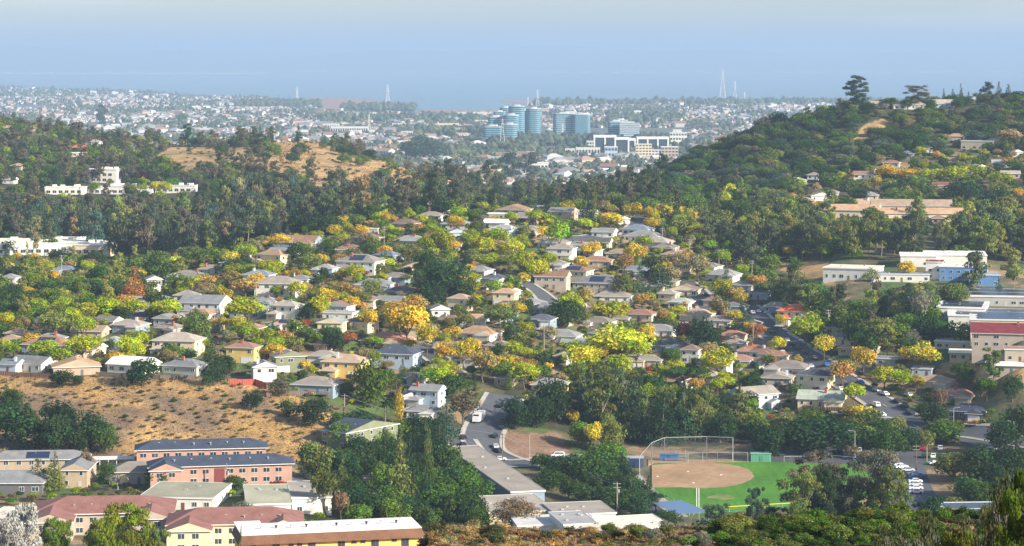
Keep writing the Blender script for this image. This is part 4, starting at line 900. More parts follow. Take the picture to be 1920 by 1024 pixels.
# ---------------------------------------------------------------- fences, field furniture
def gflat(px, py, z=34.25): Y = F * (CZ - z) / (py - HY); return ((px - CX) / F * Y, Y, z)
def net_fence(pts, H, desc, nm='chain_link_fence', cat='fence', top=None, group=None, step=6., post=.09):
    P = [gflat(*p_) for p_ in pts]; r = empty(nm, P[0]); o0 = np.array(P[0])
    W3 = MB()
    for a, b in zip(P[:-1], P[1:]):
        a = np.array(a) - o0; b = np.array(b) - o0
        W3.add([a, b, b + (0, 0, H), a + (0, 0, H)], [(0, 1, 2, 3)])
        n = max(1, int(np.linalg.norm(b - a) / step))
        for k in range(n + 1):
            q = a + (b - a) * k / n; m = MB(); m.tube([q, q + (0, 0, H + .1)], post, 6); m.build('post', M['metal'], r)
        m = MB(); m.tube([a + (0, 0, H), b + (0, 0, H)], post * (1.1 if top else .8), 5); m.build('top_rail', M['paint'] if top else M['metal'], r, top)
    W3.build('netting', M['net'], r)
    px, py = pts[len(pts) // 2]; tag(r, desc, cat, group, px, py, fixed=True); return r
net_fence([(1199, 900), (1222, 872), (1246, 862), (1325, 860), (1374, 862)], 7.6, 'tall netted backstop with steel posts behind the clay infield', 'backstop', 'backstop', step=16, post=.14)
net_fence([(1199, 900), (1228, 935), (1300, 966)], 2.6, 'green chain-link fence along the curved path side of the ball field')
net_fence([(1302, 964), (1400, 958), (1500, 952)], 1.6, 'outfield fence topped with a bright yellow strip', top=(.75, .62, .05), step=5)
net_fence([(1290, 867), (1345, 866), (1402, 866)], 3.2, 'low dugout fence of steel panels behind home plate', step=5)
net_fence([(1470, 866), (1560, 864), (1640, 870)], 1.8, 'low wire fence between the outfield turf and the parked cars', step=6)
bl = empty('bleacher', gflat(1268, 865)); tag(bl, 'small aluminium bleacher under the backstop netting', 'bleacher', None, 1268, 860, fixed=True)
for k in range(5): m = MB(); m.box(-4, 4, k * .75, k * .75 + .6, .4 + k * .42, .48 + k * .42); m.build('bench', M['metal'], bl)
for k in (-3.5, 0, 3.5): m = MB(); m.tube([(k, 3.6, 0), (k, 3.6, 3.2)], .06); m.tube([(k, 0, 0), (k, 3.6, 2.2)], .05); m.build('frame', M['metal'], bl)
def shed(px, py, W, D, H, wcol, rcol, desc, rib=True):
    r = empty('shed', gflat(px, py)); m = MB(); m.box(-W / 2, W / 2, 0, D, 0, H)
    if rib:
        for k in range(int(W / .5)): m.box(-W / 2 + k * .5, -W / 2 + k * .5 + .2, -.08, -.002, .05, H - .05)
    m.build('wall', M['paint'], r, wcol); m = MB(); m.box(-W / 2 - .2, W / 2 + .2, -.25, D + .2, H + .002, H + .18); m.build('roof', M['flatroof'], r, rcol)
    m = MB(); m.box(-.5, .5, -.14, -.09, .05, 2.0); m.build('door', M['paint'], r, tuple(c * .6 for c in wcol)); tag(r, desc, 'shed', None, px, py, fixed=True)
shed(1427, 866, 6.8, 3, 2.7, (.12, .34, .24), (.2, .42, .32), 'green ribbed equipment shed at the edge of the outfield')
shed(1190, 876, 6, 4, 3.0, (.03, .06, .16), (.4, .42, .45), 'navy blue snack shed beside the backstop')
shed(1255, 864, 6.2, 2, 2.0, (.05, .14, .33), (.05, .14, .33), 'low blue dugout wall beneath the backstop')
bc = empty('batting_cage', gflat(1300, 985)); tag(bc, 'netted blue batting cage beyond the outfield corner', 'batting cage', None, 1310, 965, fixed=True)
m = MB(); m.box(-5, 5, 0, 20, 0, 3.6); m.build('netting', M['net'], bc)
for a in (-5, 5):
    for b in (0, 7, 14, 20): m = MB(); m.tube([(a, b, 0), (a, b, 3.7)], .1); m.build('post', M['metal'], bc)
m = MB(); m.box(-5, 5, 0, 20, 3.62, 3.68); m.build('roof_tarp', M['paint'], bc, (.12, .2, .34)); bc.rotation_euler = (0, 0, rad(20))
fp = empty('foul_pole', gflat(1308, 952)); tag(fp, 'white foul pole pair at the outfield corner', 'foul pole', None, 1308, 935, fixed=True)
for a in (-.35, .35): m = MB(); m.tube([(a, 0, 0), (a, 0, 6)], .16); m.build('pole', M['trimwhite'], fp)
# wooden and red fences at the top of the dry bank
def plank_fence(pts, H, color, desc):
    P = [np.array(at(*p_)) for p_ in pts]; r = empty('wooden_fence', P[0]); m = MB()
    for a, b in zip(P[:-1], P[1:]):
        n = max(1, int(np.linalg.norm(b - a) / .9)); t = (b - a)[:2] / np.linalg.norm((b - a)[:2])
        for k in range(n):
            q = a + (b - a) * k / n - P[0]; zz = float(height(*(q + P[0])[:2])) - P[0][2]; e = q[:2] + t * .82
            pr = [(q[0], q[1]), (e[0], e[1]), (e[0] - t[1] * .08, e[1] + t[0] * .08), (q[0] - t[1] * .08, q[1] + t[0] * .08)]; m.prism(pr, zz - .5, zz + H)
    m.build('boards', M['wall'], r, color)
    for p_ in P: pm = MB(); q = p_ - P[0]; pm.box(q[0] - .1, q[0] + .1, q[1] - .1, q[1] + .1, q[2] - .5, q[2] + H + .15); pm.build('post', M['wood'], r)
    tag(r, desc, 'fence', None, pts[0][0], pts[0][1], fixed=True)
plank_fence([(430, 722), (455, 723), (478, 722), (500, 730)], 2.2, (.36, .07, .05), 'red plank fence at the rim of the dry grass bank')
plank_fence([(180, 706), (240, 708), (300, 712), (366, 712)], 1.6, (.14, .1, .09), 'dark plank fence along the rim of the dry grass bank')
plank_fence([(500, 745), (560, 742), (620, 738)], 1.6, (.14, .09, .08), 'dark railing fence below the slate blue house with a deck')
plank_fence([(1500, 768), (1540, 772), (1580, 772)], 1.7, (.42, .17, .07), 'orange plank fence in front of the cream gabled house')
plank_fence([(1745, 697), (1790, 714), (1830, 728)], 2.0, (.16, .1, .08), 'dark plank fence dividing the houses from the playing field')
plank_fence([(1795, 798), (1830, 800)], 2.0, (.4, .17, .08), 'orange-brown plank fence below the navy-roofed house')
plank_fence([(0, 704), (60, 708), (110, 712)], 1.6, (.2, .12, .08), 'weathered plank fence under the pale blue gabled house')
# ---------------------------------------------------------------- vehicles
def car_proto(van=False):
    L, Wd = (4.6, 1.8) if not van else (5.0, 1.9)
    prof = [(-2.3, .35), (-2.3, .82), (-2.15, .95), (-1.35, 1.0), (-.75, 1.42), (.75, 1.45), (1.45, 1.02), (2.15, .92), (2.3, .7), (2.3, .35)] if not van else \
           [(-2.4, .35), (-2.4, .9), (-1.75, 1.08), (-1.1, 1.75), (2.0, 1.8), (2.35, 1.2), (2.4, .35)]
    n = len(prof); m = MB(); V = []
    for y, s in ((-Wd / 2, 1), (Wd / 2, 1)):
        for x, z in prof: t = .16 if z > 1.1 else 0; V.append((x, y - math.copysign(t, y), z))
    m.add(V, [tuple(range(n)), tuple(range(n, 2 * n))[::-1]] + [(i, n + i, n + (i + 1) % n, (i + 1) % n) for i in range(n)])
    body = m.mesh('body', M['carpaint'])
    w = MB(); zt, zb = (1.37, 1.03) if not van else (1.65, 1.15)
    xs = (-.95, 1.1) if not van else (-1.25, 1.9)
    for s in (-1, 1):
        y0, y1 = s * (Wd / 2 - .0), s * (Wd / 2 - .145)
        w.add([(xs[0] - .15, y0, zb), (xs[1] + .15, y0, zb), (xs[1] - .3, y1, zt), (xs[0] + .3, y1, zt)], [(0, 1, 2, 3)])
    f0, f1, r0, r1 = (-1.37, -.8, 1.48, .82) if not van else (-1.78, -1.15, 2.38, 2.08)
    w.add([(f0, -.7, zb), (f0, .7, zb), (f1, .62, zt), (f1, -.62, zt)], [(0, 1, 2, 3)])
    w.add([(r0, -.7, zb), (r0, .7, zb), (r1, .62, zt), (r1, -.62, zt)], [(3, 2, 1, 0)])
    win = w.mesh('window', M['glass'])
    wh = MB(); wh.tube([(0, -.12, 0), (0, .12, 0)], .33, 12); wh = wh.mesh('wheel', M['rubber'])
    return body, win, wh, L, Wd
CP = {False: car_proto(), True: car_proto(True)}
CARC = dict(white=(.78, .78, .78), silver=(.5, .52, .54), dark=(.02, .022, .028), grey=(.16, .17, .18), blue=(.05, .15, .38), red=(.4, .03, .03), navy=(.03, .06, .14))
def car(px, py, col, head=None, van=False, flat=False, ymin=600., road=True, desc=None):
    if flat: x, Y, z = gflat(px, py)
    else: x, Y, z = at(px, py, ymin); z += .25
    if head is None:
        rd = min(ROADS, key=lambda r: (r[0] - x) ** 2 + (r[1] - Y) ** 2); head = math.atan2(rd[4], rd[3])
    else: head = rad(head)
    b, w, wh, L, Wd = CP[van]; r = empty('parked_car' if not van else 'parked_van', (x, Y, z), head)
    c = CARC[col]; o = bpy.data.objects.new('body', b); o.color = (*c, 1); link(o, r)
    o = bpy.data.objects.new('window', w); o.location = (0, 0, .012); o.scale = (1.004, 1.012, 1.004); link(o, r)
    for sx_ in (-1.4, 1.4):
        for sy_ in (-1, 1): o = bpy.data.objects.new('wheel', wh); o.location = (sx_, sy_ * (Wd / 2 - .1), .33); link(o, r)
    OCC.append((x, Y, 2.5)); tag(r, desc or f"{'dark' if col == 'dark' else col} {'van' if van else 'car'}", 'van' if van else 'car', 'cars in the streets and lots', px, py)
    return r
for s_ in """1449 626 dark|1475 641 white|1485 648 dark|1496 656 dark|1467 664 white|1511 664 dark|1528 674 grey|1549 687 blue|1538 705 navy|1618 703 dark|1613 720 blue|1593 734 white|1644 735 silver|1659 742 white|1704 744 white|1653 781 white|1682 756 dark|1696 765 dark|1707 778 dark|1589 779 silver
940 764 dark|948 789 dark|942 805 dark|929 821 dark|929 841 silver|934 849 dark|868 824 dark|868 838 dark|987 529 white|972 534 white|1042 537 white|1105 603 silver|1306 547 grey|1322 555 dark|1411 589 white|1422 587 white|1377 582 dark|1434 643 dark|1206 686 silver|1218 662 dark|654 593 white|815 652 white|210 661 navy|648 727 blue|1575 733 white|1558 720 dark|1520 690 silver""".replace('\n', '|').split('|'):
    a, b, c_ = s_.split(); car(float(a), float(b), c_)
car(1642, 763, 'white', van=True); car(1046, 858, 'white', van=True, head=4); car(937, 865, 'white', head=8)
for s_ in "1510 860 navy 0|1549 857 silver 70|1586 858 blue 80|1604 858 blue 80|1590 849 red 80|1575 848 dark 80|1611 847 white 80|1713 844 dark 75|1730 843 red 75|1733 858 dark 80|1750 858 white 80|1769 858 grey 80|1752 871 silver 20|1762 873 white 20|1772 875 blue 20|1763 843 white 80|1858 846 white 10|1868 849 white 10|1900 862 white 20|1908 866 silver 20|1916 870 white 20|1892 858 silver 20|1702 884 silver 5|1715 891 white 5|1717 898 blue 5|1716 905 white 5|1716 911 silver 5|1717 918 white 5|1717 925 white 5|1690 878 white 15|1680 873 silver 15|1671 869 grey 15|1722 895 blue 5|1653 880 white 15|1640 866 white 80|1655 867 navy 80|1535 861 white 20|1840 850 dark 10".split('|'):
    a, b, c_, h = s_.split(); car(float(a), float(b), c_, float(h), flat=True)
# white box trailer parked at the bend
x, Y, z = at(893, 795, 600.); z += .25; r = empty('box_trailer', (x, Y, z), rad(-12)); tag(r, 'white box trailer parked on the curving grey road', 'trailer', None, 893, 785, fixed=True)
m = MB(); m.box(-1.3, 1.3, 0, 9, .7, 3.4); m.box(-1.2, 1.2, -1.2, -.01, .7, 2.3); m.build('body', M['carpaint'], r, (.8, .8, .8)); m = MB(); m.box(-1.0, 1.0, -.06, -.005, 2.5, 3.1); m.build('window', M['glass'], r)
for a in (-1.2, 1.2):
    for b in (1, 6.5, 7.6): m = MB(); m.tube([(a - .12, b, .4), (a + .12, b, .4)], .4, 10); m.build('wheel', M['rubber'], r)
# ---------------------------------------------------------------- poles, lamps, pylons
def upole(px, py, hpx, dark=False):
    x, Y, z = at(px, py); h = max(6, hpx * Y / F); r = empty('utility_pole', (x, Y, z), rad(RNG.uniform(-30, 30)))
    m = MB(); m.tube([(0, 0, -.5), (0, 0, h)], [.2, .13], 7); m.build('pole', M['wood'] if dark else M['polewood'], r)
    for k, zz in enumerate((h - .5, h - 1.6)): m = MB(); m.box(-1.2, 1.2, -.07, .07, zz - .07, zz + .07); m.build('crossarm', M['polewood'], r)
    if int(px) % 2: m = MB(); m.tube([(.45, 0, h - 3.2), (.45, 0, h - 2.2)], .28, 8); m.build('transformer', M['metal'], r)
    tag(r, 'wooden utility pole', 'utility pole', 'utility poles', px, py - hpx * .7); return (x, Y, z + h - .4)
M['polewood'] = surf('pale_pole_wood', (.34, .3, .26), .9)
tops = {}
for px, py, h in [(1078, 893, 36), (1157, 962, 58), (720, 462, 38), (1242, 463, 36), (1293, 482, 34), (1348, 508, 40), (1410, 520, 32), (1474, 562, 34), (1553, 628, 48), (1632, 662, 50), (115, 518, 40), (875, 408, 28), (1106, 405, 30), (646, 785, 46), (942, 870, 58), (1412, 660, 56), (547, 600, 40), (1020, 660, 50), (1218, 640, 36), (480, 560, 32), (1300, 420, 34), (1372, 395, 36), (1588, 330, 24), (1655, 318, 18), (605, 470, 30), (325, 545, 30), (1718, 890, 56), (425, 915, 46), (1400, 618, 30)]:
    tops[(px, py)] = upole(px, py, h, px in (942, 1718))
def wire(a, b, sag=2.):
    P = [np.array(a) + (np.array(b) - np.array(a)) * t - np.array((0, 0, sag * 4 * t * (1 - t))) for t in np.linspace(0, 1, 13)]
    m = MB(); m.tube(P, .035, 3); o = m.build('power_line', M['metal']); tag(o, 'power line', 'cable', 'power lines between utility poles', *pix(*P[6]))
for a, b in (((720, 462), (875, 408)), ((605, 470), (720, 462)), ((480, 560), (605, 470)), ((875, 408), (1106, 405)), ((1242, 463), (1293, 482)), ((1293, 482), (1348, 508)), ((1348, 508), (1410, 520)), ((1410, 520), (1474, 562)), ((1474, 562), (1553, 628)), ((1553, 628), (1632, 662)), ((1078, 893), (1157, 962)), ((1300, 420), (1372, 395)), ((547, 600), (480, 560)), ((942, 870), (1078, 893)), ((646, 785), (942, 870))):
    wire(tops[a], tops[b])
def lamp(px, py, hpx, flat=False, arm=1):
    x, Y, z = gflat(px, py) if flat else at(px, py); h = hpx * Y / F; r = empty('street_lamp', (x, Y, z))
    m = MB(); m.tube([(0, 0, -.3), (0, 0, h - .3), (.25 * arm, 0, h), (1.9 * arm, 0, h + .15)], [.14, .11, .08, .06], 7); m.build('pole', M['metal'], r)
    m = MB(); m.box(min(1.6 * arm, 2.4 * arm), max(1.6 * arm, 2.4 * arm), -.15, .15, h + .1, h + .28); m.build('lamp_head', M['metal'], r)
    tag(r, 'tall metal street lamp', 'street lamp', 'street lamps', px, py - hpx * .8)
for a in ((1603, 868, 60, True, -1), (1901, 850, 60, True, -1), (1266, 545, 22), (1788, 795, 30), (993, 862, 48, False), (1228, 712, 34), (1158, 640, 24), (1560, 700, 30), (870, 690, 30), (1738, 870, 36, True)): lamp(*a)
def pylon(px, pyb, pyt):
    Y = F * (CZ - 3) / (pyb - HY); x = (px - CX) / F * Y; H = (pyb - pyt) * Y / F; b = H * .1; r = empty('lattice_pylon', (x, Y, 3)); t = max(.25, Y / 16000)
    m = MB()
    for sx_ in (-1, 1):
        for sy_ in (-1, 1): m.tube([(sx_ * b, sy_ * b, 0), (sx_ * b * .35, sy_ * b * .35, H * .6), (sx_ * .4, sy_ * .4, H)], t, 4)
    for k in range(7):
        z0 = H * k / 8; z1 = H * (k + 1) / 8; w0 = b * (1 - .9 * k / 8); w1 = b * (1 - .9 * (k + 1) / 8)
        m.tube([(-w0, -w0, z0), (w1, -w1, z1)], t * .5, 4); m.tube([(w0, -w0, z0), (-w1, -w1, z1)], t * .5, 4)
    m.build('lattice', M['trimwhite'], r)
    for zz in (.7, .82, .94): m = MB(); m.tube([(-b * 1.1, 0, H * zz), (b * 1.1, 0, H * zz)], t * .7, 4); m.build('crossarm', M['trimwhite'], r)
    tag(r, 'pale lattice pylon', 'pylon', 'lattice pylons on the plain', px, pyt)
for a in ((557, 194, 163), (727, 200, 158), (1008, 200, 168), (1355, 193, 128), (1378, 194, 152), (1396, 194, 172), (692, 250, 214), (942, 276, 222), (1055, 262, 232), (990, 198, 182)): pylon(*a)
# ---------------------------------------------------------------- the plain: glass towers, offices, town
TB = {'w': (.62, .66, .66), 't': (.07, .2, .26)}
def fy(pyb): return F * (CZ - 3) / (pyb - HY)
def tower(px0, px1, pyt, pyb, desc, round_=True, Y=None, curved=.5, floor=4.2, bandc=(.22, .36, .42), glass='blueglass', dep=None):
    Y = Y or fy(pyb); W = (px1 - px0) / F * Y; H = CZ - Y * (pyt - HY) / F - 3; D = dep or W * (.8 if round_ else .5); x = ((px0 + px1) / 2 - CX) / F * Y
    if round_ == 1: pts = [(W / 2 * math.cos(t), D / 2 + D / 2 * math.sin(t)) for t in np.linspace(0, 2 * math.pi, 33)[:-1]]
    if round_ == 1: pts = [(W / 2 * math.copysign(abs(math.cos(t)) ** .72, math.cos(t)), D / 2 + D / 2 * math.copysign(abs(math.sin(t)) ** .72, math.sin(t))) for t in np.linspace(0, 2 * math.pi, 41)[:-1]]
    elif round_ == 2:   # slab with rounded ends
        rr = min(W, D) / 4; pts = [(W / 2 - rr + rr * math.cos(t), D / 2 + rr * math.sin(t)) for t in np.linspace(-math.pi / 2, math.pi / 2, 12)] + [(-W / 2 + rr + rr * math.cos(t), D / 2 + rr * math.sin(t)) for t in np.linspace(math.pi / 2, 1.5 * math.pi, 12)]
    else: pts = [(-W / 2, 0), (W / 2, 0), (W / 2, D), (-W / 2, D)]
    cx_, cy_ = 0, D / 2; sc = lambda k: [((p[0] - cx_) * k + cx_, (p[1] - cy_) * k + cy_) for p in pts]
    r = empty('office_tower', (x, Y, 3)); m = MB(); m.prism(pts, 0, H - .8); m.build('glass_facade', M[glass], r)
    b = MB(); n = int(H / floor); e = 1 + .5 / W
    for k in range(n): b.prism(sc(e), k * floor + floor * .62, (k + 1) * floor - .05)
    b.build('spandrel_bands', M['paint'], r, bandc)
    q = MB(); q.prism(sc(1 + .9 / W), H - .79, H + .4); q.prism(sc(.5), H + .4, H + 3.2); q.build('roof', M['flatroof'], r, (.5, .52, .52))
    tag(r, desc, 'office tower', None, (px0 + px1) / 2, pyt, fixed=True); return r
tower(937, 958, 202, 262, 'back-most teal glass tower at the shoulder of the tall round one', 1, Y=5160)
tower(953, 984, 199.5, 262, 'tallest round teal glass tower of the cluster', 1, Y=5050)
tower(943, 973, 216, 263, 'stepped middle glass tower in front of the tallest round tower', 1, Y=4950)
tower(915, 944, 219, 263, 'shorter teal glass tower on the marsh side of the cluster', 2, Y=4960)
tower(905, 943, 237, 267, 'lowest front glass block of the tower cluster', 2, Y=4830)
tower(940, 970, 233.5, 267, 'low rounded glass block below the stepped middle tower', 1, Y=4780)
tower(986, 1014, 204, 259, 'round teal glass tower standing beside the tallest one', 1, Y=5080, dep=32)
tower(1037, 1078, 213.5, 259, 'wide glass slab, banded half, with rounded end', 2, Y=5100, bandc=(.42, .5, .52))
tower(1074, 1107, 215, 259, 'wide glass slab, teal half, closest to the lower tower', 2, Y=5090)
tower(1050, 1092, 211.5, 220, 'pale penthouse level rising behind the wide glass slab', 0, Y=5150, bandc=(.6, .62, .6))
tower(1022, 1036, 243, 262, 'small round glass pavilion between the tower groups', 1)
tower(1140, 1170, 228, 262, 'angular teal half of the lower glass tower', 2, Y=4900)
tower(1162, 1199, 231, 262, 'white banded half of the lower glass tower', 0, Y=4880, bandc=(.75, .76, .75))
tower(1150, 1178, 225.5, 235, 'rooftop pavilion on the lower glass tower', 1, Y=4960)
tower(966, 992, 207, 259, 'glass link tower between the tallest round tower and its neighbour', 2, Y=5110, dep=30)
tower(925, 948, 210, 262, 'second back-most glass tower on the marsh side', 2, Y=5120, dep=30)
def framed(px0, px1, pyt, pyb, desc, Y=None, cols_=4, dep=30):
    Y = Y or fy(pyb); W = (px1 - px0) / F * Y; H = CZ - Y * (pyt - HY) / F - 3; x = ((px0 + px1) / 2 - CX) / F * Y
    r = empty('office_block', (x, Y, 3)); m = MB(); m.box(-W / 2 + 1, W / 2 - 1, 0, dep, 0, H - 4); m.build('glass_wall', M['glass'], r)
    f_ = MB(); f_.box(-W / 2, W / 2, -1.5, dep + 1, H - 3.99, H); f_.build('roof_slab', M['flatroof'], r, (.78, .78, .76))
    for k in range(cols_ + 1):
        c = MB(); cx_ = -W / 2 + 1.5 + (W - 3) * k / cols_; c.box(cx_ - 1.4, cx_ + 1.4, -1.4, -.01, 0, H - 4); c.build('column', M['trimwhite'], r)
    tag(r, desc, 'office block', None, (px0 + px1) / 2, pyt, fixed=True)
framed(1113, 1156, 254, 280, 'white framed dark glass office closest to the glass towers', cols_=2)
framed(1152, 1180, 258, 285, 'white framed office with a projecting side in the middle of the row', cols_=1)
framed(1176, 1192, 260, 276, 'small white framed office link', cols_=1)
framed(1194, 1254, 257, 283, 'widest white framed dark glass office of the row', cols_=3)
def lowrise(px0, px1, pyt, pyb, wc, desc, rows=3, dep=22, Y=None):
    Y = Y or fy(pyb); W = (px1 - px0) / F * Y; H = CZ - Y * (pyt - HY) / F - 3; x = ((px0 + px1) / 2 - CX) / F * Y
    r = empty('office_block', (x, Y, 3)); m = MB(); m.box(-W / 2, W / 2, 0, dep, 0, H); m.build('wall', M['wall'], r, WALLC[wc])
    q = MB(); q.box(-W / 2 - .5, W / 2 + .5, -.5, dep + .5, H + .01, H + .8); q.build('roof', M['flatroof'], r, (.7, .7, .68))
    for k in range(rows):
        z0 = H * (k + .35) / rows; b = MB(); n = max(2, int(W / 5))
        for i in range(n): xx = -W / 2 + W * (i + .5) / n; b.box(xx - W / n * .33, xx + W / n * .33, -.2, -.01, z0, z0 + H / rows * .45)
        b.build('window_row', M['glass'], r)
    tag(r, desc, 'office block', None, (px0 + px1) / 2, pyt, fixed=True)
lowrise(1256, 1288, 249, 273, 'W', 'white stepped office block at the end of the row', 3); lowrise(1262, 1278, 244, 252, 'W', 'white upper storeys of the stepped office block', 1, Y=4950)
lowrise(1192, 1222, 271, 297, 'C', 'cream hotel with many windows below the framed offices', 5); lowrise(1240, 1272, 276, 294, 'T', 'tan square block below the widest framed office', 3)
lowrise(1080, 1125, 278, 292, 'W', 'long low white block below the wide glass slab', 1); lowrise(1134, 1158, 276, 296, 'B', 'pale green low block beside the framed offices', 2)
lowrise(1000, 1028, 306, 328, 'W', 'white sheds glimpsed beyond the saddle trees', 1); lowrise(1216, 1240, 282, 292, 'W', 'low white annex under the widest framed office', 2)
for a in ((800, 880, 214, 221, 'W'), (855, 905, 211, 222, 'W'), (756, 830, 252, 256, 'T'), (752, 782, 247, 256, 'W'), (850, 882, 251, 262, 'W'), (890, 915, 226, 234, 'W'), (620, 690, 238, 252, 'W'), (655, 677, 245, 256, 'W'), (605, 635, 233, 244, 'W'), (735, 760, 232, 240, 'W'), (820, 860, 232, 244, 'C'), (1100, 1125, 265, 274, 'W'), (1060, 1078, 280, 290, 'W'), (700, 760, 214, 217, 'T')):
    lowrise(*a, f"low {WALLN[a[4]]} warehouse on the plain beyond the ridge", 1); COL.objects[-1].parent['group'] = 'low warehouses on the plain'

# town: countable larger houses first, then everything beyond as one mass
tw = np.random.default_rng(77)
def town_ok(px, py):
    sh = np.interp(px, SHORE[0], SHORE[1])
    if py < sh + 1.5: return False
    if 900 < px < 1290 and 240 < py < 300: return False
    return not any(inpoly([px], [py], p_)[0] for p_ in MARSH)
def sample_row(px):
    """rows nearer the far edge are denser"""
    sh = np.interp(px, SHORE[0], SHORE[1]); return sh + 1.5 + (tw.random() ** 1.15) * (345 - sh)
hv = []
for col_, nm_ in (((.72, .7, .66), 'white'), ((.55, .45, .33), 'tan'), ((.5, .5, .5), 'grey')):
    for tp in 'gh':
        mm = MB(); mm.box(-.5, .5, 0, .7, 0, .38, 2); roof_mesh(mm, tp, 1., .7, .38, .03, .2, 0, .02); hv.append((mm, col_, nm_))
protos = []
for mm, col_, nm_ in hv: protos.append((mesh_np('town_house', mm.V, mm.Q, [M['shingle'], M['trimwhite'], surf('town_wall_' + nm_, col_)], mm.M), nm_, mm))
cnt = 0
cand = []
while len(cand) < 3000:
    px = tw.uniform(-30, 1560); py = sample_row(px)
    if town_ok(px, py): cand.append((py, px))
cand.sort(reverse=True)
for py, px in cand:
    Y = fy(py); x = (px - CX) / F * Y
    s = 11 * tw.uniform(.8, 1.5)
    if HY + F * (CZ - 10) / Y > seen_row(px, 3000) - 1: continue
    if Y < 2600 or any(abs(x - ox) < 14 and abs(Y - oy) < 14 for ox, oy in [(q[0], q[1]) for q in OCC[-60:]]): continue
    me_, nm_, _ = protos[int(tw.integers(len(protos)))]
    o = bpy.data.objects.new('town_house', me_); o.location = (x, Y, 3); o.scale = (s, s, s * .9); o.rotation_euler = (0, 0, tw.uniform(-.7, .7)); o.color = (*ROOFC[['g', 'lg', 'br', 'tn', 'w'][int(tw.integers(5))]], 1); link(o)
    tag(o, f'small {nm_} town house on the plain beyond the ridge', 'town house', 'town houses on the plain', px, py, fixed=True); OCC.append((x, Y, s * .6)); cnt += 1
    if cnt >= 150: break
def merge(name, meshes, T, mats, fixed_mi=None):
    """one mesh out of many placed copies: meshes = [(V,Q(list),mi)], T = list of (idx, x,y,z, sx,sz, rot)"""
    Vs, Qs, Ms = [], [], []; b = 0
    for idx, x, y, z, s, sz, rz in T:
        V, Q, mi = meshes[idx]; c, s_ = math.cos(rz), math.sin(rz)
        W3 = np.empty_like(V); W3[:, 0] = (V[:, 0] * c - V[:, 1] * s_) * s + x; W3[:, 1] = (V[:, 0] * s_ + V[:, 1] * c) * s + y; W3[:, 2] = V[:, 2] * sz + z
        Vs.append(W3); Qs.append(Q + b); Ms.append(mi); b += len(V)
    return np.concatenate(Vs), np.concatenate(Qs), np.concatenate(Ms)
def tri(V, Q, mi):
    T, Mi = [], []
    for q, k in zip(Q, mi):
        for i in range(1, len(q) - 1): T.append((q[0], q[i], q[i + 1])); Mi.append(k)
    return np.array(V, float), np.array(T), np.array(Mi)
tp_ = []
wc_ = [(.62, .61, .6), (.42, .33, .26), (.5, .49, .48)]; rc_ = [ROOFC['lg'], ROOFC['br'], ROOFC['g'], (.34, .22, .18), (.5, .5, .5)]
mats_ = [surf('far_roof_%s' % n_, c_) for n_, c_ in zip(('light', 'brown', 'grey', 'tile', 'white'), rc_)] + [surf('far_wall_%s' % n_, c_) for n_, c_ in zip(('white', 'tan', 'cream'), wc_)]
for ri in range(5):
    for wi in range(3):
        mm = MB(); mm.box(-.5, .5, 0, .7, 0, .4, 5 + wi); roof_mesh(mm, 'g' if (ri + wi) % 2 else 'h', 1., .7, .4, .03, .2, ri, .02); mi = [ri if k == ri else 5 + wi for k in mm.M]; tp_.append(tri(mm.V, mm.Q, mi))
T = []
while len(T) < 15000:
    px = tw.uniform(-60, 1640); py = sample_row(px)
    if not town_ok(px, py): continue
    n1 = math.sin(px * .02 + py * .3) + math.sin(px * .007 - py * .21 + 2)
    if tw.random() > .55 + .3 * n1: continue
    Y = fy(py); x = (px - CX) / F * Y
    if Y < 2700: continue
    if HY + F * (CZ - 10) / Y > seen_row(px, 3000) + 3: continue
    s = 8.5 * tw.uniform(.8, 1.5) * (2.4 if tw.random() < .03 else 1) * max(1, Y / 8500)
    T.append((int(tw.integers(len(tp_))), x, Y, 3., s, s * .8 + 2, tw.uniform(-.9, .9)))
V, Q, mi = merge('x', tp_, T, None)
o = bpy.data.objects.new('distant_town', mesh_np('distant_town', V, Q, mats_, mi)); kind(link(o), 'stuff')
import bmesh
bm = bmesh.new(); bmesh.ops.create_icosphere(bm, subdivisions=1, radius=.5); IV = np.array([v.co[:] for v in bm.verts]); IQ = np.array([[v.index for v in f.verts] for f in bm.faces]); bm.free()
ts_ = []
for k in range(5):
    V = IV * (1 + tw.normal(0, .13, (len(IV), 1))); V[:, 2] = (V[:, 2] + .45); ts_.append((V, IQ, np.full(len(IQ), 0)))
tm = [surf('far_leaf_%d' % i, c_, .95, [(.08, .7, 1.3)]) for i, c_ in enumerate([(.05, .075, .035), (.085, .1, .035), (.14, .11, .05), (.04, .06, .04)])]
T = []; mm_ = []
while len(T) < 13000:
    px = tw.uniform(-60, 1640); py = sample_row(px)
    if not town_ok(px, py) and not (900 < px < 1290 and 262 < py < 300 and tw.random() < .3): continue
    n1 = math.sin(px * .013 + py * .17 + 1) + math.sin(px * .031 - py * .11)
    if tw.random() > .5 + .3 * n1: continue
    Y = fy(py); x = (px - CX) / F * Y
    if Y < 2600: continue
    if HY + F * (CZ - 15) / Y > seen_row(px, 3000) + 3: continue
    s = tw.uniform(7, 13) * max(1, Y / 8500); T.append((int(tw.integers(5)), x, Y, 2.5, s, s * tw.uniform(.8, 1.3), tw.uniform(0, 6.28))); mm_ += [int(tw.choice([0, 0, 0, 1, 2, 3, 3]))] * len(IQ)
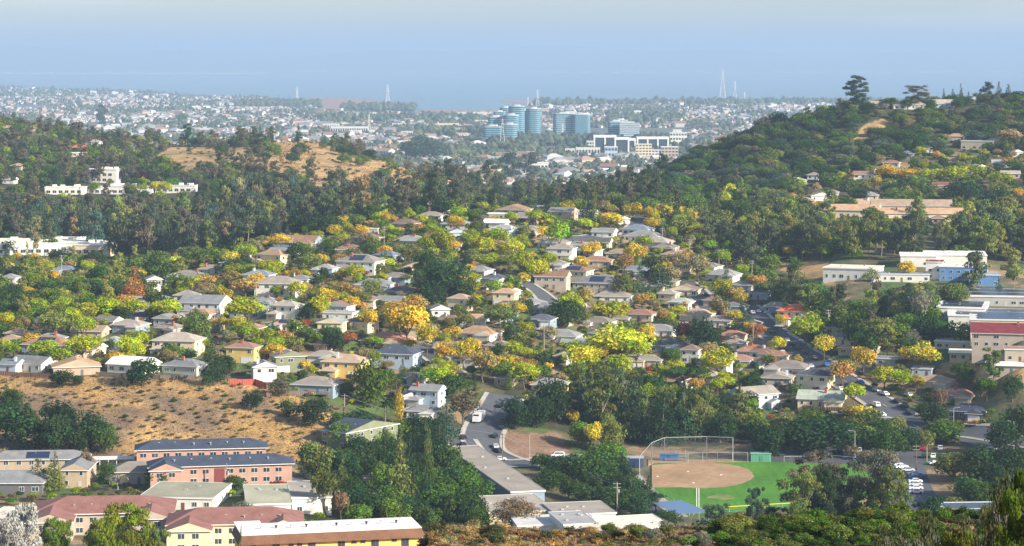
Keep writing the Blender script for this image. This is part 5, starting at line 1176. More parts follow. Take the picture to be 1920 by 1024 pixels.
# tree belts along the shore and behind the offices
for (x0, x1, y0, y1, n) in ((440, 600, 194, 202, 420), (640, 780, 201, 208, 260), (880, 1290, 264, 274, 420), (600, 900, 222, 232, 300), (780, 920, 246, 262, 260), (1000, 1900, 192, 198, 700), (1140, 1280, 218, 232, 200), (820, 1000, 283, 300, 200)):
    for _ in range(n):
        px = tw.uniform(x0, x1); py = tw.uniform(y0, y1); Y = fy(py); s = tw.uniform(14, 24) * max(1, Y / 8000)
        T.append((int(tw.integers(5)), (px - CX) / F * Y, Y, 2.5, s, s * tw.uniform(.7, 1.1), 0)); mm_ += [int(tw.choice([0, 0, 3, 1]))] * len(IQ)
V, Q, mi = merge('x', ts_, T, None)
o = bpy.data.objects.new('distant_woods', mesh_np('distant_woods', V, Q, tm, mm_)); kind(link(o), 'stuff')
# highway, slough levees, far shore
def flatstrip(name, pts, w, mat, z=3.3, color=None):
    P = [np.array(((px - CX) / F * fy(py), fy(py))) for px, py in pts]; V = []; 
    for i, p_ in enumerate(P):
        t = P[min(i + 1, len(P) - 1)] - P[max(i - 1, 0)]; t /= np.linalg.norm(t); n = np.array([-t[1], t[0]]) * w / 2; V += [(*(p_ - n), z), (*(p_ + n), z)]
    o = bpy.data.objects.new(name, mesh_np(name, V, [(2 * i, 2 * i + 2, 2 * i + 3, 2 * i + 1)[::-1] for i in range(len(P) - 1)], mat)); 
    if color: o.color = (*color, 1)
    kind(link(o), 'structure')
flatstrip('road', [(560, 219), (700, 217), (800, 216)], 24, M['concrete'], 3.4); flatstrip('road', [(600, 246), (760, 246), (900, 245)], 20, M['concrete'], 3.4)
flatstrip('road', [(870, 297), (905, 285), (940, 277), (1000, 273)], 26, M['concrete'], 3.4); flatstrip('road', [(880, 282), (960, 286), (1060, 296), (1240, 304)], 30, M['concrete'], 3.5)
flatstrip('road', [(1290, 300), (1240, 292), (1100, 296)], 20, M['concrete'], 3.6)
flatstrip('water', [(1395, 222), (1440, 212), (1500, 208)], 130, wm, 3.6)
flatstrip('levee', [(718, 192.5), (735, 190.6), (760, 190.2)], 40, tm[0], 1.6); flatstrip('levee', [(718, 193), (735, 196), (765, 198)], 30, tm[0], 1.6)
m = MB(); m.box(-6600, -3000, 29000, 29030, 6, 12)
for k in range(46): m.box(-6600 + k * 80, -6590 + k * 80, 29005, 29025, 0, 5.9)
tag(m.build('causeway_bridge', M['trimwhite']), 'long low pale causeway bridge crossing the far bay', 'bridge', None, 200, 136, fixed=True)
T = []
for k in range(150):
    px = tw.uniform(-20, 1940); Y = tw.uniform(30800, 33500); s = tw.uniform(20, 90) * (1 if px < 700 else 1.6); T.append((int(tw.integers(15)), (px - CX) / F * Y, Y, 4., s, tw.uniform(14, 30), 0))
V, Q, mi = merge('x', tp_, T, None); o = bpy.data.objects.new('far_shore_town', mesh_np('far_shore_town', V, Q, mats_, mi)); kind(link(o), 'stuff')
# ---------------------------------------------------------------- plants one can point at: kind, foot px py, crown width and height in photo pixels, colour
PL = """
broad 1007 533 44 50 yg|broad 975 518 50 52 yg|broad 1047 474 54 62 lime|oak 1062 615 84 64 oak|broad 1070 600 60 50 yg|broad 1145 614 76 52 yg|broad 1160 690 116 82 yel|broad 1195 694 56 64 yg|broad 1088 702 74 58 yel|broad 1160 722 60 62 lime|broad 1082 722 60 44 mg
broad 983 730 60 54 yg|broad 1345 712 90 58 yel|broad 1345 742 38 34 yel|broad 1357 562 52 42 yg|broad 1392 577 38 30 gold|broad 1350 607 46 52 tan|broad 1352 605 22 26 red|broad 1340 597 22 24 yel|broad 1510 653 68 66 yel|broad 1458 667 36 38 yel|broad 1462 614 24 26 yel
broad 1545 676 50 50 gold|broad 1580 729 60 56 orange|broad 1617 704 54 58 gold|broad 1657 732 54 48 yg|broad 1690 738 48 46 yg|broad 1725 704 78 64 gold|broad 1495 692 26 28 orange|broad 1762 777 36 52 brown|shrub 1620 792 56 34 gold|shrub 1600 785 40 24 orange
broad 1418 646 38 42 rust|conifer 1400 624 48 52 con|oak 1320 668 62 76 dk|oak 1305 655 40 60 oak|broad 1285 652 48 52 purple|broad 1215 652 36 48 gold|broad 765 655 84 92 gold|broad 748 632 60 70 orange|broad 800 668 50 66 gold|broad 740 612 62 50 gold|broad 690 622 50 44 gold|broad 775 600 60 50 orange
broad 835 694 56 56 gold|broad 870 694 52 58 gold|broad 905 718 58 68 orange|broad 850 642 38 32 gold|broad 600 608 44 56 yg|broad 585 608 36 44 dk|broad 660 588 40 34 gold|broad 665 534 50 40 yg|oak 838 566 90 88 dk|oak 800 520 56 60 oak|oak 868 566 56 52 oak|oak 812 572 60 50 dk
broad 695 568 42 48 olive|broad 722 508 44 26 yel|broad 888 584 32 32 gold|broad 940 624 66 52 olive|conifer 965 644 50 76 con|broad 462 610 80 52 yel|broad 310 607 66 50 yel|broad 250 602 56 44 yg|broad 200 602 66 46 yg|broad 157 680 78 54 yel|broad 245 672 54 44 yel|broad 85 674 62 38 yel|broad 8 668 34 34 yel
broad 325 684 46 40 mg|oak 375 646 58 74 olive|conifer 400 724 60 92 dk|oak 422 708 40 48 dk|oak 268 724 72 58 dk|oak 118 727 50 40 dk|oak 146 724 22 24 dk|conifer 248 572 70 74 rust|broad 235 590 50 40 orange|broad 330 512 34 34 yel|broad 356 502 30 28 olive|broad 88 523 34 36 yel|broad 432 542 56 36 orange
oak 440 518 54 38 oak|cypress 350 562 28 40 oak|broad 395 548 46 34 orange|oak 525 745 48 40 brown|oak 588 799 76 60 dk|oak 538 782 40 38 oak|oak 472 769 44 40 dk|oak 690 764 70 100 mg|palm 722 792 54 52 oak|cypress 748 794 22 70 gold|conifer 838 826 74 84 blue|broad 868 798 62 64 brown
broad 815 734 72 52 lime|oak 850 748 60 54 oak|conifer 756 964 96 136 olive|cypress 802 962 42 106 oak|broad 610 966 62 90 olive|broad 640 978 40 60 brown|broad 672 994 56 52 mg|oak 590 904 80 86 olive|conifer 70 922 66 62 blue|conifer 102 922 62 76 olive|broad 163 902 34 60 brown|oak 200 908 48 44 oak
oak 296 918 50 52 oak|oak 440 926 46 42 oak|shrub 470 935 36 18 red|shrub 520 918 36 18 red|shrub 555 935 34 20 red|shrub 570 918 26 16 red|oak 376 903 14 16 dk|oak 390 903 14 16 dk|bare 220 920 60 36 grey|bare 455 985 80 50 grey
bare 1735 626 70 96 grey|euc 1712 622 60 84 euc|oak 1740 640 70 60 oak|umbrella 1648 655 80 62 olive|oak 1610 640 60 66 mg|euc 1520 602 60 72 eucy|oak 1490 560 64 56 olive|oak 1530 580 60 56 mg|oak 1580 620 60 60 olive|bare 1634 555 50 60 eucy|broad 1700 524 46 36 gold
oak 1770 640 70 44 oak|oak 1812 645 60 44 mg|broad 1842 655 26 30 gold|broad 1868 652 24 24 yg|euc 1862 725 52 72 olive|oak 1805 712 44 36 oak|oak 1840 745 40 46 brown|oak 1898 752 44 56 dk|euc 1830 560 80 92 euc|euc 1900 545 60 80 eucy|conifer 1872 560 30 40 con
umbrella 1285 730 84 46 oak|oak 1410 740 50 46 dk|broad 1363 735 40 30 yel|broad 1260 690 44 40 mg|broad 1230 705 26 26 brown|conifer 1200 565 60 70 con|conifer 1237 545 64 66 con|oak 1165 565 50 60 olive|broad 1190 500 46 46 gold|broad 1172 515 40 40 orange|broad 1270 515 52 44 tan|broad 1255 540 46 44 tan
broad 1310 530 52 56 tan|broad 1283 505 30 36 orange|broad 1240 420 44 40 gold|broad 1185 415 40 36 gold|broad 1145 432 44 36 gold|broad 1218 418 36 32 gold|conifer 1100 425 52 66 dk|conifer 1115 425 30 60 olive|broad 1003 425 48 34 lime|broad 957 425 30 30 yg|conifer 655 425 50 50 con|oak 618 448 56 50 dk
broad 930 470 60 46 yg|broad 960 490 50 44 yg|broad 905 490 50 50 yg|broad 880 475 44 46 yg|broad 830 480 48 52 yg|broad 770 500 54 46 olive|broad 800 480 44 40 lime|broad 915 510 50 36 yg|oak 560 500 50 56 oak|broad 580 515 52 44 olive|broad 500 525 50 40 yg|broad 480 545 44 34 gold|broad 560 565 46 40 yel
broad 610 575 56 36 gold|broad 640 560 50 34 orange|broad 590 590 40 30 orange|broad 460 560 60 40 orange|broad 440 600 40 36 yel|broad 620 640 44 30 mg|broad 574 640 34 28 mg|oak 625 665 52 56 dk|broad 585 650 30 24 yg|broad 700 655 40 26 lime|broad 655 650 40 28 rust|broad 930 600 34 32 olive|broad 980 700 40 30 red
broad 1010 690 44 36 yel|broad 960 680 40 44 yg|broad 940 720 50 44 mg|broad 1020 715 34 32 mg|broad 1430 560 40 34 olive|broad 1410 480 56 60 eucy|broad 1430 470 50 50 lime|broad 1355 505 44 40 lime|broad 1333 500 26 28 yel|oak 1380 420 70 50 oak|oak 1300 410 60 50 mg|oak 1250 400 44 44 mg|conifer 1390 400 44 60 olive
fineeuc 1604 210 62 68 dk|fineeuc 1718 203 56 44 eucbr|conifer 1803 196 14 40 dk|conifer 1787 196 20 30 dk|conifer 1816 198 18 26 con|conifer 1838 190 20 28 dk|conifer 1854 190 24 32 dk|oak 1743 202 28 18 oak|oak 1796 204 26 24 oak|oak 1460 245 60 40 dk|oak 1430 250 44 34 eucbr|oak 1565 222 22 26 dk|oak 1885 190 30 20 dk
oak 1545 852 150 84 dk|oak 1440 862 66 80 dk|oak 1470 850 50 60 dk|oak 1665 862 90 66 oak|oak 1700 845 60 50 dk|oak 1790 900 90 62 olive|oak 1850 905 110 76 dk|oak 1880 850 70 70 dk|oak 1750 800 60 50 dk|oak 1775 830 70 50 mg|oak 1640 845 60 46 dk|oak 1735 840 50 40 olive|oak 1900 905 90 80 dk
oak 1855 935 110 80 dk|oak 1905 840 60 90 dk|oak 1820 945 90 60 oak|broad 1790 980 60 50 olive|oak 1500 850 44 40 brown|broad 1560 905 40 40 brown
oak 1110 905 110 66 oak|oak 1060 900 80 50 dk|oak 1140 880 80 60 mg|conifer 1185 955 60 80 con|conifer 1215 940 30 50 dk|oak 1090 840 56 56 mg|oak 1150 850 60 66 olive|broad 1072 800 34 34 gold|oak 1030 920 70 44 oak|oak 1250 990 60 40 dk|umbrella 1230 965 50 44 con|broad 1110 850 40 60 gold|broad 1140 830 44 50 eucy
oak 1003 800 70 70 dk|oak 965 805 56 66 dk|oak 1040 790 80 90 dk|conifer 1000 800 50 76 con|euc 1130 820 80 120 olive|euc 1165 800 70 110 euc|conifer 1200 830 80 96 dk|conifer 1240 835 90 100 dk|conifer 1285 830 90 104 con|euc 1320 825 70 96 olive|conifer 1180 810 60 84 con|oak 1350 830 60 60 dk|euc 1388 812 54 80 olive|oak 1400 800 50 50 dk
oak 35 840 110 90 dk|oak 100 850 90 80 dk|oak 165 845 80 80 dk|oak 110 810 80 64 dk|oak 195 850 60 60 oak|oak 140 850 80 60 dk|oak 20 770 60 44 oak|conifer 12 750 22 40 oak|oak 15 800 60 50 dk
fine 968 1004 104 76 brown|oak 900 1000 50 50 mg|oak 1860 1000 80 60 dk|oak 872 975 76 70 dk|oak 838 900 66 80 oak|oak 850 950 76 84 dk|oak 700 850 90 60 dk|oak 640 830 60 50 dk|oak 790 830 90 60 dk|oak 750 830 80 50 mg|conifer 720 880 50 80 con|oak 680 900 60 70 dk|oak 820 880 70 70 dk
euc 925 355 50 70 euc|euc 960 345 54 60 dk|euc 990 350 50 66 eucbr|oak 795 300 90 50 dk|oak 770 300 50 40 dk|conifer 105 352 34 64 con|conifer 140 352 30 56 con|euc 180 345 44 40 eucbr|broad 292 368 26 30 yel|broad 312 368 26 28 yg|broad 265 345 28 26 purple|broad 240 345 34 36 eucbr
conifer 560 260 20 36 dk|conifer 478 270 30 34 con|conifer 605 262 20 22 con|euc 190 246 40 50 dk|euc 350 256 26 40 dk|broad 340 236 30 26 mg|conifer 1380 396 40 56 con
conifer 220 470 50 80 blue|conifer 285 475 70 100 blue|conifer 310 475 50 70 olive|palm 215 482 26 50 olive|palm 205 485 24 44 mg|conifer 370 478 34 50 con|conifer 385 470 26 60 con|conifer 410 470 26 50 con|conifer 52 512 22 60 olive|conifer 12 506 24 50 con|oak 110 500 60 36 dk|oak 175 505 56 40 dk
oak 185 588 50 34 oak|oak 30 610 50 46 oak|palm 32 556 20 28 eucy|oak 60 605 56 40 mg|broad 40 600 34 36 tan|conifer 47 652 22 34 rust|broad 10 630 40 50 yg|oak 100 560 80 40 oak|oak 190 540 60 50 oak|oak 150 560 70 44 mg|broad 100 640 60 60 eucy|broad 155 640 50 50 yg|broad 175 620 30 26 tan|bare 90 640 40 50 grey|bare 75 630 30 40 tan
conifer 1770 200 16 34 dk|conifer 1872 188 22 40 con|conifer 1890 188 26 34 dk|oak 1905 188 40 22 dk|oak 1700 204 34 20 oak|euc 1850 192 30 40 dk|broad 1775 270 20 20 tan|broad 1890 275 60 36 tan|broad 1900 250 44 26 tan|broad 1795 345 60 36 yel|broad 1765 345 50 30 yel|broad 1740 345 40 30 yel|broad 1700 345 44 32 gold|broad 1720 340 30 28 orange|broad 1665 345 40 40 gold|broad 1755 305 22 24 orange|broad 1640 355 34 26 gold|oak 1680 390 70 44 mg|oak 1690 275 44 36 oak|oak 1720 290 26 34 dk
broad 1780 300 24 22 mg|broad 1830 340 40 34 yg|broad 1875 360 60 40 yg|oak 1810 390 90 60 dk|oak 1880 400 80 50 dk|oak 1590 360 44 30 mg|broad 1535 400 34 24 gold|broad 1370 378 34 36 yel|broad 1360 400 24 44 yel|conifer 1390 392 44 60 eucy|conifer 1728 415 30 50 olive|broad 1620 405 30 24 gold|broad 1800 375 40 26 tan
"""
for ent in PL.replace('\n', '|').split('|'):
    e = ent.split()
    if not e: continue
    k, px, py, w_, h_, c_ = e[0], *map(float, e[1:5]), e[5]
    ym = 300. if py > 420 or px > 1300 and py > 380 else 1250.
    kn = None
    if k == 'oak' and not (px > 1150 and py < 420): kn = ('evergreen_tree', 'evergreen tree', 'dense rounded evergreen')
    plant_px(k, px, py, w_, h_, c_, ymin=ym, kname=kn)
# closest trees
def near(k, px, Y, wm_, top, col_, desc, kn=None, v=None):
    x, Y_, z = gp(px, Y); h = CZ - Y * (top - HY) / F - z
    plant(k, x, Y, z, wm_, h, col_, desc=desc, px=px, py=(top + 1000) / 2, kname=kn, variant=v)
near('blossom', 45, 520, 11, 932, 'white', 'silvery white blossoming tree in front of the beige apartments', ('blossoming_tree', 'tree', ''))
near('blossom', 18, 512, 9, 962, 'white', 'small silvery white blossoming tree at the very corner', ('blossoming_tree', 'tree', ''))
near('tallfine', 96, 528, 7, 965, 'mg', 'leafy green tree between the white blossoming tree and the bright pine')
near('tallfine', 238, 530, 13.5, 934, 'pine', 'sunlit bright yellow-green pine in front of the red-brown roofs', ('pine_tree', 'pine tree', ''))
near('tallfine', 190, 524, 9, 968, 'pine', 'lower sunlit pine leaning out from the bright pine', ('pine_tree', 'pine tree', ''))
near('tallfine', 300, 530, 7, 985, 'olive', 'dull olive bushy tree at the foot of the bright pine')
near('tallfine', 115, 560, 4, 968, 'olive', 'narrow dark tree beside the blossoming tree')
near('conifer', 447, 545, 2.2, 985, 'mg', 'slim green conifer against the yellow apartment wall')
for px, Y, w_, top, c_ in ((1535, 655, 22, 848, 'eucbr'), (1500, 640, 15, 886, 'olive'), (1640, 650, 21, 834, 'eucbr'), (1672, 640, 15, 872, 'olive'), (1572, 645, 14, 880, 'eucbr'), (1345, 640, 9, 945, 'blue'), (1590, 650, 11, 925, 'dk'), (1410, 640, 8, 912, 'blue'), (1440, 650, 12, 950, 'dk'), (1480, 640, 12, 950, 'oak')):
    near('fineeuc', px, Y, w_, top, c_, None, ('gum_tree', 'eucalyptus', 'ragged dark gum tree'))
for px, Y, w_, top, c_ in ((1545, 600, 15, 950, 'dk'), (1610, 600, 14, 958, 'oak'), (1680, 590, 15, 945, 'oak'), (1740, 600, 13, 925, 'con'), (1790, 560, 12, 962, 'oak'), (1490, 590, 13, 962, 'dk'), (1430, 600, 11, 970, 'con'), (1860, 580, 13, 968, 'dk')):
    near('tallfine', px, Y, w_, top, c_, None, ('evergreen_tree', 'evergreen tree', 'dark leafy evergreen'))
for px, Y, w_, top, c_ in ((1915, 96, 1.5, 862, 'sap'), (1885, 104, 1.7, 925, 'sap'), (1932, 88, 2.4, 905, 'sap'), (1850, 118, 2.4, 965, 'sap'), (1800, 130, 3.0, 985, 'sap'), (1900, 90, 2.0, 955, 'sap')):
    near('tallfine', px, Y, w_, top, c_, None, ('pine_sapling', 'pine tree', 'sunlit yellow-green pine sapling'))
for px, Y, w_, top in ((1700, 140, 2.6, 955), (1735, 135, 2.6, 930), (1790, 130, 2.4, 940), (1850, 110, 2.2, 925), (1660, 150, 2.5, 968), (1890, 100, 2.2, 850), (1910, 92, 2.4, 830)):
    near('bare', px, Y, w_, top, 'brushgn', None, ('leggy_shrub', 'shrub', 'leggy twiggy shrub'))

for px, Y, w_, top, c_ in ((1560, 645, 10, 870, 'dk'), (1520, 650, 9, 930, 'dk'), (1610, 640, 10, 950, 'dk'), (1655, 645, 10, 900, 'dk')):
    near('tallfine', px, Y, w_, top, c_, None, ('evergreen_tree', 'evergreen tree', 'dark leafy evergreen'))
# ---------------------------------------------------------------- woods, gardens and brush: the largest stand alone, the rest merge into masses
PEND = {}
def region(poly, ya, yb, sp, mix, keep=1.0, pad=1.0, gold=.9, seed=0, xr=None, stemgroup=None, jit=.45):
    rg = np.random.default_rng(1000 + seed)
    pxs = [p[0] for p in poly]; a0, a1 = (min(pxs) - CX) / F, (max(pxs) - CX) / F
    xs = np.arange(min(a0 * ya, a0 * yb), max(a1 * ya, a1 * yb), sp); ys = np.arange(ya, yb, sp)
    X, Y = np.meshgrid(xs, ys); X = (X + rg.uniform(-jit, jit, X.shape) * sp).ravel(); Y = (Y + rg.uniform(-jit, jit, Y.shape) * sp).ravel()
    Z = height(X, Y); PX = CX + F * X / Y; PY = HY + F * (CZ - Z) / Y
    ok = inpoly(PX, PY, poly) & (rg.random(X.shape) < keep)
    for gpoly, g0, g1 in GOLD: ok &= ~(inpoly(PX, PY, gpoly) & (Y > g0) & (Y < g1) & (rg.random(X.shape) < gold))
    X, Y, Z, PX, PY = X[ok], Y[ok], Z[ok], PX[ok], PY[ok]
    if len(X) == 0: return
    oc = np.array([o_[:3] for o_ in OCC]); rd = np.array([r_[:3] for r_ in ROADS])
    wts = np.array([m_[1] for m_ in mix], float); wts /= wts.sum()
    hs = np.array(HOUSES)
    for i in range(len(X)):
        if np.any((oc[:, 0] - X[i]) ** 2 + (oc[:, 1] - Y[i]) ** 2 < ((oc[:, 2] + .4) * pad) ** 2): continue
        if np.any((rd[:, 0] - X[i]) ** 2 + (rd[:, 1] - Y[i]) ** 2 < (rd[:, 2] + .5) ** 2): continue
        if Y[i] < 900 and inpoly([PX[i]], [PY[i]], FIELD)[0] and PX[i] > 1160: continue
        k, _, h0, h1, asp, cols_, kn = mix[int(rg.choice(len(mix), p=wts))]
        h = rg.uniform(h0, h1); w_ = h * asp * rg.uniform(.85, 1.2)
        if PY[i] - F * h / Y[i] > seen_row(PX[i], Y[i]) + 2 or PX[i] < -60 or PX[i] > 1985: continue
        hw = F * w_ * .5 / Y[i]; top = PY[i] - F * h / Y[i]
        m_ = (hs[:, 4] > Y[i]) & (hs[:, 4] < 2400)
        ox = np.clip(np.minimum(hs[:, 1], PX[i] + hw) - np.maximum(hs[:, 0], PX[i] - hw), 0, None); oy = np.clip(np.minimum(hs[:, 3], PY[i]) - np.maximum(hs[:, 2], top), 0, None)
        fr = (ox * oy / ((hs[:, 1] - hs[:, 0]) * (hs[:, 3] - hs[:, 2])))[m_]
        wide = m_ & (hs[:, 1] - hs[:, 0] > 58) & (oy / (hs[:, 3] - hs[:, 2]) > .4) & (ox > 2)
        if wide.any() and rg.random() < .8: continue
        if len(fr) and fr.max() > .2 and rg.random() < (.66 if fr.max() > .38 else .3): continue
        PEND.setdefault(kn[0], []).append((h * w_ / Y[i] ** 2, k, X[i], Y[i], Z[i], w_, h, cols_[int(rg.integers(len(cols_)))], kn, stemgroup))
EV = ('evergreen_tree', 'evergreen tree', 'rounded evergreen'); GUM = ('eucalyptus_tree', 'eucalyptus', 'tall eucalyptus'); CON = ('conifer_tree', 'conifer', 'pointed conifer')
OAK = ('oak_tree', 'oak tree', 'rounded oak'); RT = ('ridge_tree', 'tree', 'rounded ridge tree'); GT = ('garden_tree', 'tree', 'garden tree'); SHR = ('garden_shrub', 'shrub', 'garden shrub')
region([(1130, 410), (1150, 345), (1300, 285), (1440, 236), (1590, 204), (1700, 200), (1990, 184), (1990, 300), (1850, 285), (1740, 285), (1640, 310), (1560, 345), (1450, 388), (1320, 425)], 1290, 1840, 11.5,
       [('oak', 8, 6, 10, 1.35, ['oak', 'oak', 'oak', 'dk', 'mg', 'olive', 'blue', 'euc'], OAK), ('oak', 1.3, 4, 7, 1.3, ['grey', 'brown', 'eucy'], OAK), ('euc', .25, 8, 12, .7, ['euc', 'eucbr'], GUM)], pad=.8, gold=.2, seed=1, stemgroup='oaks on the steep far hill')
region([(-60, 480), (-60, 425), (200, 432), (400, 425), (480, 385), (640, 392), (720, 385), (860, 400), (860, 430), (640, 440), (440, 488), (200, 492)], 1290, 1700, 13,
       [('euc', 6, 17, 26, .58, ['euc', 'eucbr', 'euc', 'eucbr', 'blue', 'tan', 'eucy', 'blue'], GUM), ('conifer', 1.2, 18, 27, .42, ['con', 'blue'], CON), ('oak', 1.2, 9, 13, 1.2, ['dk', 'oak'], EV)], pad=.8, gold=1, seed=2, stemgroup='trees of the tall wood on the shaded slope')
region([(-60, 430), (-60, 225), (230, 250), (480, 255), (700, 262), (890, 320), (890, 400), (640, 395), (480, 390), (400, 430), (200, 435)], 1500, 2260, 13,
       [('oak', 6, 6, 11, 1.2, ['oak', 'dk', 'mg', 'olive', 'eucbr'], RT), ('conifer', .6, 10, 17, .4, ['con', 'dk'], CON), ('euc', 1.6, 12, 17, .65, ['euc', 'eucbr'], GUM), ('broad', .5, 6, 9, 1, ['lime', 'olive'], RT)], pad=.7, gold=.9, seed=3, stemgroup='trees along the golden ridge')
region([(700, 420), (720, 300), (1240, 300), (1260, 420), (1000, 470)], 1370, 2000, 15,
       [('oak', 4, 9, 14, 1.15, ['oak', 'dk', 'eucbr', 'olive'], RT), ('euc', 3, 13, 20, .62, ['eucbr', 'euc', 'dk'], GUM), ('conifer', 1, 12, 18, .42, ['con', 'olive'], CON)], gold=1, seed=4, stemgroup='trees of the wood in the saddle')
region([(1150, 400), (1260, 380), (1420, 390), (1500, 440), (1560, 480), (1500, 520), (1400, 510), (1300, 460), (1200, 430)], 1150, 1400, 10,
       [('oak', 5, 7, 12, 1.1, ['oak', 'mg', 'olive', 'dk'], EV), ('euc', 1.5, 12, 18, .6, ['eucy', 'euc'], GUM), ('broad', 1.2, 6, 9, 1, ['lime', 'gold', 'yg'], GT)], seed=5, stemgroup='trees on the slope between the houses and the tan-roofed school')
region([(1380, 505), (1400, 440), (1560, 430), (1990, 430), (1990, 500), (1700, 488), (1560, 490)], 1180, 1345, 8.3,
       [('euc', 6, 17, 24, .62, ['eucy', 'euc', 'euc', 'olive', 'eucy'], GUM), ('oak', 1.5, 7, 10, 1.2, ['oak', 'mg'], EV)], seed=6, pad=.6, stemgroup='row of eucalyptus below the tan-roofed school')
region([(1420, 690), (1440, 560), (1560, 545), (1700, 560), (1790, 560), (1830, 640), (1760, 690), (1640, 670)], 940, 1140, 9,
       [('oak', 5, 9, 14, 1.1, ['oak', 'mg', 'olive', 'dk'], EV), ('euc', 2, 13, 19, .65, ['euc', 'eucy', 'eucbr'], GUM), ('bare', .7, 8, 13, .9, ['grey', 'tan'], ('thin_tree', 'tree', 'thin half-bare tree'))], seed=7, pad=.8, keep=.8, stemgroup='trees of the belt between the street and the schools')
region([(-60, 640), (-60, 500), (100, 495), (480, 480), (520, 500), (400, 560), (330, 600), (200, 640)], 960, 1290, 9.5,
       [('oak', 6, 6, 10, 1.15, ['oak', 'mg', 'dk', 'olive'], EV), ('broad', 2, 5, 8, 1.05, ['yg', 'lime', 'tan', 'olive', 'gold'], GT), ('euc', .6, 10, 14, .6, ['eucy'], GUM)], seed=8, keep=.85, stemgroup='trees of the green hollow')
NB = [('broad', 7, 4, 9.5, 1.1, ['yg', 'lime', 'yg', 'gold', 'olive', 'yg', 'lime', 'mg', 'tan', 'orange', 'gold'], GT), ('oak', 2.8, 3.5, 9, 1.1, ['oak', 'mg', 'dk', 'olive'], EV), ('broad', .3, 3, 4.5, 1, ['red', 'purple', 'rust'], GT), ('conifer', .8, 7, 13, .48, ['con', 'olive', 'blue'], CON), ('palm', .15, 6, 9, .7, ['mg', 'olive'], ('palm_tree', 'palm', 'palm')), ('cypress', .3, 5, 8, .3, ['oak'], ('cypress_tree', 'cypress', 'slim cypress'))]
region([(-60, 690), (-60, 600), (330, 560), (480, 470), (640, 430), (830, 395), (1260, 390), (1480, 560), (1560, 690), (1700, 790), (1440, 800), (1100, 760), (950, 740), (640, 760), (470, 700), (240, 695)], 860, 1345, 8.2, NB, keep=.78, seed=9, pad=.95, stemgroup=None)
region([(1560, 720), (1700, 680), (1800, 690), (1860, 760), (1850, 810), (1740, 790)], 860, 980, 7.5, NB, keep=.5, seed=10)
region([(1400, 400), (1560, 330), (1640, 300), (1760, 275), (1990, 260), (1990, 425), (1760, 430), (1500, 440)], 1330, 1660, 10,
       [('oak', 5, 6, 11, 1.2, ['oak', 'dk', 'mg', 'olive'], EV), ('broad', 2.2, 5, 8, 1.05, ['yg', 'gold', 'tan', 'orange', 'lime', 'tan'], GT), ('conifer', .4, 9, 14, .45, ['con'], CON)], keep=.8, seed=11, pad=.9)
region([(600, 790), (700, 790), (828, 830), (840, 865), (895, 945), (905, 1000), (640, 990), (640, 900)], 590, 830, 8,
       [('oak', 5, 7, 12, 1.1, ['dk', 'oak', 'dk', 'mg'], EV), ('conifer', .8, 12, 18, .4, ['con', 'olive'], CON)], seed=12, pad=.5, stemgroup='dark trees of the hollow beside the long classroom wing')
region([(945, 820), (950, 760), (1180, 745), (1420, 750), (1420, 830), (1200, 836)], 868, 925, 6.5,
       [('oak', 4, 8, 13, .95, ['dk', 'dk', 'oak', 'olive'], EV), ('conifer', 2, 13, 19, .45, ['con', 'dk'], CON), ('euc', 1, 14, 18, .6, ['olive'], GUM)], seed=13, pad=.5, stemgroup='dark trees behind the ball field')
region([(1400, 845), (1420, 800), (1600, 800), (1760, 808), (1800, 835), (1600, 838)], 862, 892, 6,
       [('oak', 4, 5, 9, 1.2, ['dk', 'oak', 'olive', 'mg'], EV)], seed=14, pad=.6, keep=.6, stemgroup='dark trees around the parking lot')
region([(1780, 960), (1800, 840), (1990, 820), (1990, 960)], 740, 900, 8.5, [('oak', 4, 6, 10, 1.2, ['dk', 'oak', 'olive'], EV)], seed=15, keep=.45, pad=.6, stemgroup='dark trees around the parking lot')
region([(1000, 930), (1000, 870), (1150, 865), (1220, 930), (1240, 990), (1130, 960)], 640, 815, 7, [('oak', 4, 5, 8, 1.2, ['dk', 'oak', 'con'], EV)], seed=16, keep=.7, pad=.7, stemgroup='dark trees between the classroom wing and the ball field')
region([(1290, 1100), (1300, 985), (1480, 960), (1990, 950), (1990, 1150)], 470, 660, 9.5, [('oak', 4, 8, 12, 1.2, ['dk', 'oak', 'mg', 'con'], EV)], seed=17, keep=.8, pad=.4, stemgroup='dark trees in the dip beyond the brush')
SC = [('shrub', 6, 1.2, 2.6, 1.3, ['oak', 'mg', 'olive', 'lime', 'brown'], SHR), ('shrub', 1.3, 1., 2.4, 1.2, ['red', 'purple', 'tan', 'yel', 'gold', 'tan', 'yg'], SHR)]
region([(-60, 705), (-60, 560), (480, 450), (830, 395), (1260, 388), (1500, 560), (1600, 700), (1860, 760), (1860, 815), (1440, 810), (1100, 770), (950, 750), (640, 770), (470, 705), (240, 700)], 850, 1345, 4.4, SC, keep=.7, seed=18, pad=.85)
region([(1400, 400), (1640, 300), (1990, 260), (1990, 425), (1500, 440)], 1330, 1640, 6.5, SC, keep=.6, seed=19, pad=.9)
region([(-60, 990), (-60, 850), (560, 850), (640, 900), (640, 990)], 590, 790, 4.2, SC[:1], keep=.3, seed=20, pad=.95)
BK = ('dry_bush', 'bush', 'low dry bush')
region([(-60, 870), (-60, 700), (300, 710), (470, 712), (640, 770), (640, 850), (540, 865)], 745, 880, 3.6, [('shrub', 5, .4, 1.2, 2., ['brown', 'grey', 'brown', 'olive', 'tan', 'brushpk'], BK), ('shrub', .4, .9, 1.6, 1.6, ['oak', 'blue'], BK)], keep=.62, gold=0, seed=21, stemgroup='low bushes on the dry bank')
